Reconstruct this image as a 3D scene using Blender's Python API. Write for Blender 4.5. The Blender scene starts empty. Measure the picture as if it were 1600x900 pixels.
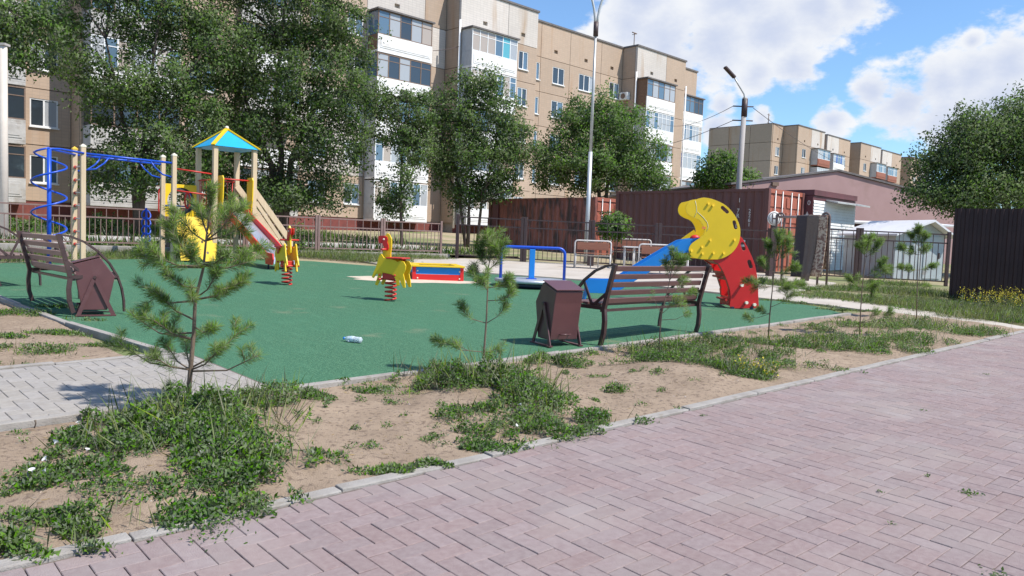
import bpy, bmesh, math, random
import numpy as np
from mathutils import Vector, Matrix
from mathutils.geometry import tessellate_polygon

random.seed(7)
rng = np.random.default_rng(11)
scene = bpy.context.scene
col = scene.collection
R = math.radians

# ------------------------------------------------------------------ camera
CAM_H, PITCH, ROLL, FPX = 1.45, R(3.63), R(2.18), 1212.0
cp, sp = math.cos(PITCH), math.sin(PITCH)
FW = np.array([0, cp, -sp]); UP0 = np.array([0, sp, cp]); RT0 = np.array([1., 0, 0])
RT = RT0 * math.cos(ROLL) + UP0 * math.sin(ROLL)
UP = UP0 * math.cos(ROLL) - RT0 * math.sin(ROLL)
cam_data = bpy.data.cameras.new('camera')
cam = bpy.data.objects.new('camera', cam_data)
col.objects.link(cam)
cam_data.sensor_fit = 'HORIZONTAL'
cam_data.sensor_width = 36.0
cam_data.lens = 36.0 * FPX / 1600.0
cam_data.clip_start = 0.05
cam_data.clip_end = 3000
mw = Matrix.Identity(4)
for i in range(3):
    mw[i][0] = RT[i]; mw[i][1] = UP[i]; mw[i][2] = -FW[i]
mw[2][3] = CAM_H
cam.matrix_world = mw
scene.camera = cam

# ------------------------------------------------------------------ light
SUN_EL, SUN_AZ = R(54), math.atan2(0.91, -0.41)      # azimuth from +Y towards +X
sd = Vector((math.sin(SUN_AZ) * math.cos(SUN_EL), math.cos(SUN_AZ) * math.cos(SUN_EL), math.sin(SUN_EL)))
sun_data = bpy.data.lights.new('sun', 'SUN')
sun_data.energy = 4.0
sun_data.angle = R(0.55)
sun_data.color = (1.0, 0.95, 0.88)
sun = bpy.data.objects.new('sun', sun_data)
sun.rotation_euler = sd.to_track_quat('Z', 'Y').to_euler()
sun.location = (20, -20, 40)
col.objects.link(sun)

world = bpy.data.worlds.new('World')
scene.world = world
world.use_nodes = True
wn, wl = world.node_tree.nodes, world.node_tree.links
wn.clear()
w_out = wn.new('ShaderNodeOutputWorld')
w_bg = wn.new('ShaderNodeBackground')
w_bg.inputs[1].default_value = 0.115
w_sky = wn.new('ShaderNodeTexSky')
w_sky.sky_type = 'NISHITA'
w_sky.sun_disc = False
w_sky.sun_elevation = SUN_EL
w_sky.sun_rotation = SUN_AZ
w_sky.air_density = 1.0
w_sky.dust_density = 0.25
w_sky.ozone_density = 3.0
tc = wn.new('ShaderNodeTexCoord')

def wmath(op, a, b=None, c=None, clamp=False):
    n = wn.new('ShaderNodeMath'); n.operation = op; n.use_clamp = clamp
    for i, s in enumerate((a, b, c)):
        if s is None: continue
        if isinstance(s, (int, float)): n.inputs[i].default_value = s
        else: wl.new(s, n.inputs[i])
    return n.outputs[0]

def ray(px, py):
    return RT * (px - 800) / FPX + UP * (450 - py) / FPX + FW

# cumulus: soft cores in fixed sky directions plus general broken cloud, edges broken by noise
sx = wn.new('ShaderNodeSeparateXYZ'); wl.new(tc.outputs['Generated'], sx.inputs[0])
mp = wn.new('ShaderNodeMapping'); mp.inputs['Scale'].default_value = (1, 1, 1.7)
wl.new(tc.outputs['Generated'], mp.inputs[0])
def wnoise(scale, detail, rough, off=0.0):
    n = wn.new('ShaderNodeTexNoise'); n.inputs['Scale'].default_value = scale
    n.inputs['Detail'].default_value = detail; n.inputs['Roughness'].default_value = rough
    m = wn.new('ShaderNodeMapping'); m.inputs['Location'].default_value = (off, off * .7, off * 1.3)
    wl.new(mp.outputs[0], m.inputs[0]); wl.new(m.outputs[0], n.inputs[0])
    return n.outputs[0]
n_big = wnoise(2.3, 3, .5, 4.2)
n_mid = wnoise(9, 9, .6, 1.7)
n_fine = wnoise(30, 6, .6, 8.1)
core = None
CLOUDS = [(980, 40, .05), (1040, 60, .068), (1120, 70, .07), (1200, 45, .07), (1280, 15, .06), (1330, -5, .05), (1240, 100, .04), (1000, 0, .06), (1150, 0, .085), (1180, 118, .035), (1060, 105, .04),
          (1365, 145, .034), (1410, 165, .05), (1470, 130, .045), (1520, 115, .05), (1580, 105, .05), (1560, 165, .07), (1470, 195, .055), (1300, 190, .028), (1190, 185, .02), (1130, 165, .022), (1520, 65, .016), (1120, 200, .03),
          (1690, 120, .09), (700, -160, .13), (300, -260, .16), (1180, -160, .10), (1720, -170, .09), (150, -90, .1), (1900, 40, .12), (-200, -60, .12)]
for (px, py, rad) in CLOUDS:
    d = Vector(ray(px, py)).normalized()
    vm = wn.new('ShaderNodeVectorMath'); vm.operation = 'DISTANCE'
    wl.new(tc.outputs['Generated'], vm.inputs[0]); vm.inputs[1].default_value = d
    s = wmath('MULTIPLY_ADD', vm.outputs['Value'], -1.0 / rad, 1.0)
    core = s if core is None else wmath('SMOOTH_MAX', core, s, 0.15)
gen = wmath('MULTIPLY_ADD', n_big, 5.0, -3.15)           # broken cloud over the rest of the sky
fwd = wmath('MULTIPLY_ADD', sx.outputs['Y'], -4.0, 3.0, clamp=True)   # away from the cores' part of the sky
gen2 = wmath('ADD', gen, wmath('MULTIPLY', wmath('SUBTRACT', 1.0, fwd), -1.2))
shape = wmath('MAXIMUM', core, gen2)
edge = wmath('MULTIPLY_ADD', n_mid, 2.6, -1.3)
edge = wmath('MULTIPLY_ADD', n_fine, 0.9, wmath('ADD', edge, -0.45))
dens = wmath('ADD', shape, edge)
mask = wn.new('ShaderNodeMapRange'); mask.interpolation_type = 'SMOOTHSTEP'
mask.inputs['From Min'].default_value = -0.02; mask.inputs['From Max'].default_value = 0.42
wl.new(dens, mask.inputs[0])
veil = wmath('MULTIPLY_ADD', n_big, 0.5, -0.1, clamp=True)
cl_ramp = wn.new('ShaderNodeMapRange'); cl_ramp.interpolation_type = 'SMOOTHSTEP'
shade_in = wmath('ADD', wmath('MULTIPLY', dens, 0.55), wmath('MULTIPLY_ADD', n_mid, -1.5, 0.75))
cl_ramp.inputs['From Min'].default_value = 0.05; cl_ramp.inputs['From Max'].default_value = 0.62
wl.new(shade_in, cl_ramp.inputs[0])
cl_col = wn.new('ShaderNodeMix'); cl_col.data_type = 'RGBA'
wl.new(cl_ramp.outputs[0], cl_col.inputs[0])
cl_col.inputs[6].default_value = (5.3, 5.42, 5.6, 1)
cl_col.inputs[7].default_value = (3.55, 3.95, 4.95, 1)
sky_mix = wn.new('ShaderNodeMix'); sky_mix.data_type = 'RGBA'
wl.new(mask.outputs[0], sky_mix.inputs[0])
haze_mix = wn.new('ShaderNodeMix'); haze_mix.data_type = 'RGBA'
wl.new(wmath('MULTIPLY', veil, 0.12), haze_mix.inputs[0])
tint = wn.new('ShaderNodeMix'); tint.data_type = 'RGBA'; tint.blend_type = 'MULTIPLY'; tint.inputs[0].default_value = 1
wl.new(w_sky.outputs[0], tint.inputs[6]); tint.inputs[7].default_value = (.80, .98, 1.12, 1)
wl.new(tint.outputs[2], haze_mix.inputs[6]); haze_mix.inputs[7].default_value = (5.5, 6.2, 7.2, 1)
wl.new(haze_mix.outputs[2], sky_mix.inputs[6])
wl.new(cl_col.outputs[2], sky_mix.inputs[7])
wl.new(sky_mix.outputs[2], w_bg.inputs[0])
wl.new(w_bg.outputs[0], w_out.inputs[0])

scene.view_settings.view_transform = 'Standard'
scene.view_settings.look = 'None'
scene.view_settings.exposure = 0.62
scene.view_settings.gamma = 1.0
scene.view_settings.use_curve_mapping = False
scene.render.engine = 'CYCLES'
scene.cycles.max_bounces = 6
scene.cycles.transparent_max_bounces = 8

# ------------------------------------------------------------------ terrain and layout helpers
GA, GB = -0.006, 0.033          # the whole yard slopes gently up, away from the path
def zg(x, y):
    yy = y if y < 60 else 60 + (y - 60) * 0.1
    return GA * x + GB * yy
def G(px, py):
    d = ray(px, py); k = -CAM_H / (d[2] - GA * d[0] - GB * d[1])
    return Vector((d[0] * k, d[1] * k, CAM_H + d[2] * k))
def P(px, py, Y):
    d = ray(px, py); k = Y / d[1]
    return Vector((d[0] * k, Y, CAM_H + d[2] * k))
TH = R(44)
UX, UY = math.cos(TH), math.sin(TH)       # u runs along the paved path, v across it
def XY(u, v): return (u * UX - v * UY, u * UY + v * UX)
def UV(x, y): return (x * UX + y * UY, -x * UY + y * UX)
def W(u, v, dz=0.0):
    x, y = XY(u, v)
    return Vector((x, y, zg(x, y) + dz))
# local frame lying in the sloping ground, x along u, y along v
_u3 = Vector((UX, UY, GA * UX + GB * UY)).normalized()
_v3 = Vector((-UY, UX, -GA * UY + GB * UX)).normalized()
_n3 = _u3.cross(_v3).normalized(); _v3 = _n3.cross(_u3)
SLOPE = Matrix(((_u3.x, _v3.x, _n3.x, 0), (_u3.y, _v3.y, _n3.y, 0), (_u3.z, _v3.z, _n3.z, 0), (0, 0, 0, 1)))

# ------------------------------------------------------------------ mesh builder
class MB:
    def __init__(self): self.v, self.f, self.s = [], [], []
    def add(self, vs, fs, smooth=False):
        o = len(self.v); self.v += [tuple(p) for p in vs]
        self.f += [tuple(i + o for i in q) for q in fs]; self.s += [smooth] * len(fs)
        return self
    def box(self, x0, x1, y0, y1, z0, z1):
        return self.add([(x0,y0,z0),(x1,y0,z0),(x1,y1,z0),(x0,y1,z0),(x0,y0,z1),(x1,y0,z1),(x1,y1,z1),(x0,y1,z1)],
            [(0,3,2,1),(4,5,6,7),(0,1,5,4),(1,2,6,5),(2,3,7,6),(3,0,4,7)])
    def bar(self, p0, p1, w, t, up=(0, 0, 1)):
        p0, p1 = Vector(p0), Vector(p1); d = (p1 - p0).normalized(); up = Vector(up)
        if abs(d.dot(up)) > .98: up = Vector((1, 0, 0)) if abs(d.x) < .9 else Vector((0, 1, 0))
        a = d.cross(up).normalized(); b = a.cross(d)
        vs = []
        for p in (p0, p1):
            for sa, sb in ((-1,-1),(1,-1),(1,1),(-1,1)): vs.append(p + a * (sa * w / 2) + b * (sb * t / 2))
        return self.add(vs, [(0,1,2,3),(7,6,5,4),(0,4,5,1),(1,5,6,2),(2,6,7,3),(3,7,4,0)])
    def tube(self, pts, r, n=8, closed=False, cap=True):
        pts = [Vector(p) for p in pts]; m = len(pts)
        rs = r if isinstance(r, (list, tuple)) else [r] * m
        ref = None; rings = []
        for i, p in enumerate(pts):
            if closed: d = pts[(i + 1) % m] - pts[i - 1]
            else: d = pts[min(i + 1, m - 1)] - pts[max(i - 1, 0)]
            d.normalize()
            if ref is None: ref = Vector((0, 0, 1)) if abs(d.z) < .9 else Vector((1, 0, 0))
            a = (ref - d * ref.dot(d)).normalized(); ref = a; b = d.cross(a)
            rings.append([p + (a * math.cos(k * 2 * math.pi / n) + b * math.sin(k * 2 * math.pi / n)) * rs[i] for k in range(n)])
        vs = [q for rg in rings for q in rg]; fs = []
        for i in range(m if closed else m - 1):
            j = (i + 1) % m
            for k in range(n):
                fs.append((i*n+k, i*n+(k+1)%n, j*n+(k+1)%n, j*n+k))
        self.add(vs, fs, True)
        if cap and not closed:
            o = len(self.v) - len(vs)
            self.f.append(tuple(o + k for k in reversed(range(n)))); self.s.append(False)
            self.f.append(tuple(o + (m-1)*n + k for k in range(n))); self.s.append(False)
        return self
    def prism(self, loops, fn, t0, t1):
        """loops: outer outline + holes as 2-D points; fn(a, b, t) -> 3-D"""
        loops = [list(l) for l in loops]
        tri = tessellate_polygon([[Vector((a, b, 0)) for a, b in l] for l in loops])
        flat = [q for l in loops for q in l]; n = len(flat)
        vs = [fn(a, b, t0) for a, b in flat] + [fn(a, b, t1) for a, b in flat]
        fs = []
        for t in tri:
            a, b, c = [flat[i] for i in t]
            ar = (b[0]-a[0])*(c[1]-a[1]) - (b[1]-a[1])*(c[0]-a[0])
            if ar < 0: t = (t[0], t[2], t[1])
            fs.append(tuple(t)); fs.append((t[0]+n, t[2]+n, t[1]+n))
        o = 0
        for l in loops:
            m = len(l)
            for i in range(m):
                j = (i + 1) % m; fs.append((o+i, o+i+n, o+j+n, o+j))
            o += m
        return self.add(vs, fs)
    def sphere(self, c, r, n=10, m=6, sc=(1, 1, 1)):
        vs = [(c[0], c[1], c[2] - r * sc[2])]; fs = []
        for i in range(1, m):
            a = -math.pi / 2 + math.pi * i / m
            for k in range(n):
                b = 2 * math.pi * k / n
                vs.append((c[0] + r*sc[0]*math.cos(a)*math.cos(b), c[1] + r*sc[1]*math.cos(a)*math.sin(b), c[2] + r*sc[2]*math.sin(a)))
        vs.append((c[0], c[1], c[2] + r * sc[2])); L = len(vs) - 1
        for k in range(n):
            fs.append((0, 1 + (k+1) % n, 1 + k)); fs.append((L, 1 + (m-2)*n + k, 1 + (m-2)*n + (k+1) % n))
            for i in range(m - 2):
                a = 1 + i*n
                fs.append((a + k, a + (k+1) % n, a + n + (k+1) % n, a + n + k))
        return self.add(vs, fs, True)
    def lathe(self, c, prof, n=14):
        pts = [(c[0], c[1], c[2] + z) for r, z in prof]
        vs = []; fs = []
        for r, z in prof:
            for k in range(n):
                a = 2*math.pi*k/n; vs.append((c[0] + r*math.cos(a), c[1] + r*math.sin(a), c[2] + z))
        for i in range(len(prof) - 1):
            for k in range(n): fs.append((i*n+k, i*n+(k+1) % n, (i+1)*n+(k+1) % n, (i+1)*n+k))
        return self.add(vs, fs, True)
    def mesh(self, name):
        me = bpy.data.meshes.new(name); me.from_pydata([tuple(p) for p in self.v], [], self.f)
        me.polygons.foreach_set('use_smooth', self.s); me.update()
        bm = bmesh.new(); bm.from_mesh(me); bmesh.ops.recalc_face_normals(bm, faces=bm.faces); bm.to_mesh(me); bm.free()
        return me
    def build(self, name, mat, parent=None, bevel=0.0, kind=None):
        me = self.mesh(name)
        return link(name, me, mat, parent, bevel, kind)

def link(name, me, mat, parent=None, bevel=0.0, kind=None):
    o = bpy.data.objects.new(name, me); col.objects.link(o)
    if mat is not None and not me.materials: me.materials.append(mat)
    if parent is not None: o.parent = parent
    if bevel:
        b = o.modifiers.new('bevel', 'BEVEL'); b.width = bevel; b.segments = 2; b.limit_method = 'ANGLE'; b.angle_limit = R(40)
    if kind: o['kind'] = kind
    return o
def tag(o, label, cat, group=None):
    o['label'] = label; o['category'] = cat
    if group: o['group'] = group
    return o
def thing(name, label, cat, loc, rz=0.0, group=None):
    o = bpy.data.objects.new(name, None); col.objects.link(o); o.empty_display_size = .2
    o.location = loc; o.rotation_euler = (0, 0, rz)
    return tag(o, label, cat, group)
def copy_tree(o, parent=None):
    c = o.copy(); col.objects.link(c); c.parent = parent
    for ch in list(o.children): copy_tree(ch, c)
    return c
def np_mesh(name, verts, faces, smooth=False, normals=None):
    """verts (n,3); faces (m,k) constant k"""
    me = bpy.data.meshes.new(name); n, (m, k) = len(verts), faces.shape
    me.vertices.add(n); me.vertices.foreach_set('co', np.ascontiguousarray(verts, dtype=np.float32).ravel())
    me.loops.add(m * k); me.loops.foreach_set('vertex_index', faces.astype(np.int32).ravel())
    me.polygons.add(m); me.polygons.foreach_set('loop_start', np.arange(0, m * k, k, dtype=np.int32))
    if smooth or normals is not None: me.polygons.foreach_set('use_smooth', np.ones(m, dtype=bool))
    me.update()
    if normals is not None: me.normals_split_custom_set_from_vertices(normals.tolist())
    return me

# ------------------------------------------------------------------ materials
def nodes_of(m):
    m.use_nodes = True
    return m.node_tree.nodes, m.node_tree.links
def M(name, c, c2=None, rough=.6, metal=0., scale=6., bump=0., bscale=80., rnd=0., rnd_island=False, spec=.5, lo=.35, hi=.65,
      c3=None, scale3=1.0, lo3=.55, hi3=.7, coord='Object', stretch=(1, 1, 1), coat=0., trans=0.):
    m = bpy.data.materials.new(name); N, L = nodes_of(m)
    b = N['Principled BSDF']; b.inputs['Roughness'].default_value = rough; b.inputs['Metallic'].default_value = metal
    b.inputs['Specular IOR Level'].default_value = spec; b.inputs['Coat Weight'].default_value = coat
    t = N.new('ShaderNodeTexCoord'); mp = N.new('ShaderNodeMapping'); mp.inputs['Scale'].default_value = stretch
    L.new(t.outputs[coord], mp.inputs[0]); vec = mp.outputs[0]
    def ns(sc, det=6):
        n = N.new('ShaderNodeTexNoise'); n.inputs['Scale'].default_value = sc; n.inputs['Detail'].default_value = det
        n.inputs['Roughness'].default_value = .6; L.new(vec, n.inputs[0]); return n.outputs[0]
    def rmp(x, a, z):
        r = N.new('ShaderNodeMapRange'); r.inputs[1].default_value = a; r.inputs[2].default_value = z; L.new(x, r.inputs[0]); return r.outputs[0]
    def mix(fac, a, bb):
        x = N.new('ShaderNodeMix'); x.data_type = 'RGBA'; L.new(fac, x.inputs[0])
        for s, i in ((a, 6), (bb, 7)):
            if isinstance(s, tuple): x.inputs[i].default_value = (*s[:3], 1)
            else: L.new(s, x.inputs[i])
        return x.outputs[2]
    out = tuple(c)
    if c2 is not None: out = mix(rmp(ns(scale), lo, hi), tuple(c), tuple(c2))
    if c3 is not None: out = mix(rmp(ns(scale3), lo3, hi3), out, tuple(c3))
    if rnd:
        oi = N.new('ShaderNodeObjectInfo'); val = oi.outputs['Random']
        if rnd_island:
            ge = N.new('ShaderNodeNewGeometry'); a = N.new('ShaderNodeMath'); a.operation = 'ADD'
            L.new(val, a.inputs[0]); L.new(ge.outputs['Random Per Island'], a.inputs[1])
            fr = N.new('ShaderNodeMath'); fr.operation = 'FRACT'; L.new(a.outputs[0], fr.inputs[0]); val = fr.outputs[0]
        hsv = N.new('ShaderNodeHueSaturation'); vr = N.new('ShaderNodeMapRange')
        vr.inputs[3].default_value = 1 - rnd; vr.inputs[4].default_value = 1 + rnd; L.new(val, vr.inputs[0])
        L.new(vr.outputs[0], hsv.inputs['Value'])
        sm = N.new('ShaderNodeMath'); sm.operation = 'MULTIPLY'; sm.inputs[1].default_value = 7.31; L.new(val, sm.inputs[0])
        sf = N.new('ShaderNodeMath'); sf.operation = 'FRACT'; L.new(sm.outputs[0], sf.inputs[0])
        sr = N.new('ShaderNodeMapRange'); sr.inputs[3].default_value = 1 - rnd * 2; sr.inputs[4].default_value = 1 + rnd * 2
        L.new(sf.outputs[0], sr.inputs[0]); L.new(sr.outputs[0], hsv.inputs['Saturation'])
        hr = N.new('ShaderNodeMapRange'); hr.inputs[3].default_value = .5 - rnd * .06; hr.inputs[4].default_value = .5 + rnd * .06
        L.new(sf.outputs[0], hr.inputs[0]); L.new(hr.outputs[0], hsv.inputs['Hue'])
        if isinstance(out, tuple): hsv.inputs['Color'].default_value = (*out, 1)
        else: L.new(out, hsv.inputs['Color'])
        out = hsv.outputs[0]
    if isinstance(out, tuple): b.inputs['Base Color'].default_value = (*out, 1)
    else: L.new(out, b.inputs['Base Color'])
    if bump:
        bp = N.new('ShaderNodeBump'); bp.inputs['Strength'].default_value = bump; bp.inputs['Distance'].default_value = .01
        L.new(ns(bscale, 4), bp.inputs['Height']); L.new(bp.outputs[0], b.inputs['Normal'])
    if trans:
        tr = N.new('ShaderNodeBsdfTranslucent'); ms = N.new('ShaderNodeMixShader'); ms.inputs[0].default_value = trans
        if isinstance(out, tuple): tr.inputs[0].default_value = (*out, 1)
        else: L.new(out, tr.inputs[0])
        L.new(b.outputs[0], ms.inputs[1]); L.new(tr.outputs[0], ms.inputs[2]); L.new(ms.outputs[0], N['Material Output'].inputs[0])
    return m
def MG(name, c, rough=.04, alpha=0.0):
    m = bpy.data.materials.new(name); N, L = nodes_of(m); b = N['Principled BSDF']
    b.inputs['Base Color'].default_value = (*c, 1); b.inputs['Roughness'].default_value = rough
    b.inputs['Specular IOR Level'].default_value = .9
    return m
# ------------------------------------------------------------------ the setting
m_soil = M('dry_sandy_soil', (.36, .275, .20), (.28, .21, .15), rough=.95, scale=3.0, bump=1.0, bscale=110, c3=(.19, .14, .105), scale3=26, lo3=.52, hi3=.64, spec=.1)
m_ground = M('dry_ground', (.40, .31, .22), (.26, .24, .13), rough=.95, scale=.5, bump=.6, bscale=30, c3=(.16, .19, .08), scale3=.35, lo3=.48, hi3=.62, spec=.1)
m_joint = M('sandy_joint', (.20, .165, .145), (.14, .115, .10), rough=.95, scale=14, bump=.5, bscale=150, spec=.1)
m_brick = M('red_concrete_paver', (.25, .186, .180), (.295, .232, .222), rough=.88, scale=26, bump=.5, bscale=160, rnd=.058, rnd_island=True,
            c3=(.305, .255, .238), scale3=1.3, lo3=.46, hi3=.72, spec=.2)
m_paver = M('grey_concrete_paver', (.345, .318, .288), (.295, .268, .24), rough=.88, scale=22, bump=.4, bscale=160, rnd=.06, rnd_island=True, spec=.2)
m_kerb = M('kerb_concrete', (.36, .335, .305), (.28, .255, .23), rough=.9, scale=5, bump=.6, bscale=90, c3=(.25, .22, .18), scale3=9, lo3=.6, hi3=.75, spec=.2)
m_conc = M('pale_concrete', (.50, .45, .39), (.42, .37, .315), rough=.92, scale=1.2, bump=.5, bscale=40, c3=(.44, .37, .29), scale3=.7, lo3=.55, hi3=.7, spec=.15)
m_road = M('worn_road_surface', (.47, .45, .42), (.38, .36, .33), rough=.93, scale=.9, bump=.5, bscale=50, spec=.15)
m_lawn = M('dry_lawn_soil', (.20, .20, .10), (.30, .26, .16), rough=.95, scale=.8, bump=.8, bscale=20, spec=.1)

def turf_material():
    m = bpy.data.materials.new('green_artificial_turf'); N, L = nodes_of(m); b = N['Principled BSDF']
    b.inputs['Roughness'].default_value = .8; b.inputs['Specular IOR Level'].default_value = .25
    t = N.new('ShaderNodeTexCoord')
    def ns(sc, det=3, st=(1, 1, 1)):
        mp = N.new('ShaderNodeMapping'); mp.inputs['Scale'].default_value = st; L.new(t.outputs['Object'], mp.inputs[0])
        n = N.new('ShaderNodeTexNoise'); n.inputs['Scale'].default_value = sc; n.inputs['Detail'].default_value = det
        L.new(mp.outputs[0], n.inputs[0]); return n.outputs[0]
    def rmp(x, a, z, lo=0., hi=1.):
        r = N.new('ShaderNodeMapRange'); r.inputs[1].default_value = a; r.inputs[2].default_value = z
        r.inputs[3].default_value = lo; r.inputs[4].default_value = hi; L.new(x, r.inputs[0]); return r.outputs[0]
    def mix(f, a, c):
        x = N.new('ShaderNodeMix'); x.data_type = 'RGBA'; L.new(f, x.inputs[0])
        for s, i in ((a, 6), (c, 7)):
            if isinstance(s, tuple): x.inputs[i].default_value = (*s, 1)
            else: L.new(s, x.inputs[i])
        return x.outputs[2]
    fine = ns(70, 4); c = mix(rmp(fine, .36, .66), (.026, .088, .048), (.112, .245, .135))
    c = mix(rmp(ns(24, 4), .42, .64, 0, .6), c, (.026, .098, .054))
    c = mix(rmp(ns(.55, 5), .35, .7, 0, .38), c, (.055, .17, .095))
    c = mix(rmp(ns(9, 3, (1, .25, 1)), .5, .75, 0, .35), c, (.088, .215, .122))
    c = mix(rmp(ns(1.3, 6), .63, .75, 0, .55), c, (.22, .22, .14))         # sand worked into the pile
    L.new(c, b.inputs['Base Color'])
    bp = N.new('ShaderNodeBump'); bp.inputs['Strength'].default_value = .8; bp.inputs['Distance'].default_value = .012
    L.new(fine, bp.inputs['Height']); L.new(bp.outputs[0], b.inputs['Normal'])
    return m
m_turf = turf_material()

def sheet(name, pts, z, mat, thick=.05, sub=0):
    """polygon in (u, v) laid on the slope, with thickness"""
    b = MB(); b.prism([pts], lambda a, c, t: (a, c, t), z - thick, z)
    o = b.build(name, mat, kind='structure'); o.matrix_world = SLOPE
    return o

# ground: one big sheet following the slope
xs = np.unique(np.concatenate([np.linspace(-300, -40, 14), np.linspace(-40, 50, 61), np.linspace(50, 350, 16)]))
ys = np.unique(np.concatenate([np.linspace(-120, -10, 8), np.linspace(-10, 60, 57), np.linspace(60, 600, 22)]))
gx, gy = np.meshgrid(xs, ys)
gz = GA * gx + GB * np.where(gy < 60, gy, 60 + (gy - 60) * .1) - .05
nv = np.stack([gx, gy, gz], -1).reshape(-1, 3); nx = len(xs)
ii = (np.arange(len(ys) - 1)[:, None] * nx + np.arange(nx - 1)[None, :]).ravel()
link('ground', np_mesh('ground', nv, np.stack([ii, ii + 1, ii + nx + 1, ii + nx], 1), True), m_ground, kind='structure')

# ---- brick path: its own frame, parallel to the kerb
PANG = R(42.25)
_a = Vector((math.cos(PANG), math.sin(PANG), GA * math.cos(PANG) + GB * math.sin(PANG))).normalized()
_c = _n3.cross(_a)
PATHM = Matrix(((_a.x, _c.x, _n3.x, 0), (_a.y, _c.y, _n3.y, 0), (_a.z, _c.z, _n3.z, 0), (0, 0, 0, 1)))
KV = 3.42
b = MB(); b.box(-6, 26, -3.2, KV + .02, -.05, -.009)
path = b.build('brick_path', m_joint, kind='structure'); path.matrix_world = PATHM
for m_ in (m_brick, m_paver):
    for nd in m_.node_tree.nodes:
        if nd.type == 'TEX_COORD': nd.object = path          # stains and mottling run across the laid blocks
def brick_mesh(name, lx, ly, ch=.0028, gap=.0018, th=.045):
    x, y = lx / 2 - gap, ly / 2 - gap; a, c = x - ch, y - ch
    b = MB(); b.add([(-x,-y,-th),(x,-y,-th),(x,y,-th),(-x,y,-th),(-x,-y,-ch),(x,-y,-ch),(x,y,-ch),(-x,y,-ch),(-a,-c,0),(a,-c,0),(a,c,0),(-a,c,0)],
        [(0,1,5,4),(1,2,6,5),(2,3,7,6),(3,0,4,7),(4,5,9,8),(5,6,10,9),(6,7,11,10),(7,4,8,11),(8,9,10,11)])
    return b
def herringbone(root, mat, W_, u0, u1, v0, v1, nmax, bname, inv, clip=None):
    """lay a herringbone of 2:1 blocks; the nmax that show largest are objects, the rest one mesh"""
    cells = []
    i0, i1, j0, j1 = int(u0 / W_) - 1, int(u1 / W_) + 1, int(v0 / W_) - 1, int(v1 / W_) + 1
    for i in range(i0, i1):
        for j in range(j0, j1):
            s = (i + j) % 4
            if s == 0: bx = (i, i + 2, j, j + 1)
            elif s == 2: bx = (i, i + 1, j, j + 2)
            else: continue
            a0, a1, c0, c1 = max(bx[0] * W_, u0), min(bx[1] * W_, u1), max(bx[2] * W_, v0), min(bx[3] * W_, v1)
            if a1 - a0 < .03 or c1 - c0 < .03: continue
            if clip and not clip((a0 + a1) / 2, (c0 + c1) / 2): continue
            w = inv @ Vector(((a0 + a1) / 2, (c0 + c1) / 2, 0))
            q = np.array([w.x, w.y, w.z - CAM_H]); dep = q @ FW
            vis = dep > .5 and abs((q @ RT) / dep) < .67 and abs((q @ UP) / dep) < .385
            cells.append((dep if vis else dep + 100 if dep > 0 else 999, a0, a1, c0, c1))
    cells.sort()
    shared = {}; rest = MB()
    for n, (d, a0, a1, c0, c1) in enumerate(cells):
        lx, ly = round(a1 - a0, 3), round(c1 - c0, 3)
        cx, cy = (a0 + a1) / 2, (c0 + c1) / 2
        dz = random.gauss(0, .0007); tx, ty = random.gauss(0, .005), random.gauss(0, .005)
        if n < nmax and d < 100:
            key = (lx, ly)
            if key not in shared: shared[key] = brick_mesh(bname, lx, ly).mesh(bname)
            o = link(bname, shared[key], mat, root)
            o.location = (cx, cy, dz); o.rotation_euler = (tx, ty, random.gauss(0, .006))
        else:
            q = brick_mesh(bname, lx, ly)
            rest.add([(x + cx, y + cy, z + dz + x * ty + y * tx) for x, y, z in q.v], q.f)
    rest.build(bname + '_field', mat, root, kind='stuff')
herringbone(path, m_brick, .1, -2, 22, -1.6, KV, 300, 'brick', PATHM)

# kerb along the path, one stone after another
def kerb_run(name, frame, p0, p1, w, z0, z1, mat, L=1.0, jit=.006, curve=None):
    root = bpy.data.objects.new(name, None); col.objects.link(root); root['kind'] = 'structure'; root.matrix_world = frame
    p0, p1 = Vector((*p0, 0)), Vector((*p1, 0)); d = (p1 - p0); n = max(1, round(d.length / L)); a = math.atan2(d.y, d.x)
    me = None; ln = d.length / n
    b = MB(); b.box(-ln/2 + .004, ln/2 - .004, -w/2, w/2, z0, z1); me = b.mesh('kerb_stone')
    for i in range(n):
        c = p0 + d * ((i + .5) / n)
        o = link('kerb_stone', me, mat, root, bevel=.006)
        o.location = (c.x, c.y, random.gauss(0, jit * .6)); o.rotation_euler = (random.gauss(0, .006), random.gauss(0, .004), a + random.gauss(0, .006))
    return root
kerb_run('path_kerb', PATHM, (-4, KV + .045), (14.0, KV + .045), .082, -.12, .012, m_kerb)

# ---- turf court
TURF = [(2.80, 5.52), (5.5, 5.47), (13.1, 5.45), (13.8, 6.3), (13.98, 7.5), (13.75, 10.4), (12.3, 13.4), (10.9, 15.9), (10.1, 17.8),
        (8.6, 19.0), (5.0, 19.0), (3.2, 18.2), (1.9, 16.8), (2.33, 12.6), (2.5, 9.6)]
turf = sheet('turf_court', TURF, 0.0, m_turf)
kerb_run('court_kerb', SLOPE, (2.95, 5.46), (13.1, 5.39), .075, -.15, .028, m_kerb)
kerb_run('court_side_kerb', SLOPE, (2.42, 9.6), (2.24, 13.4), .075, -.12, .022, m_kerb)
kerb_run('court_side_kerb', SLOPE, (2.72, 7.32), (2.43, 9.6), .075, -.12, .022, m_kerb)

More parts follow.
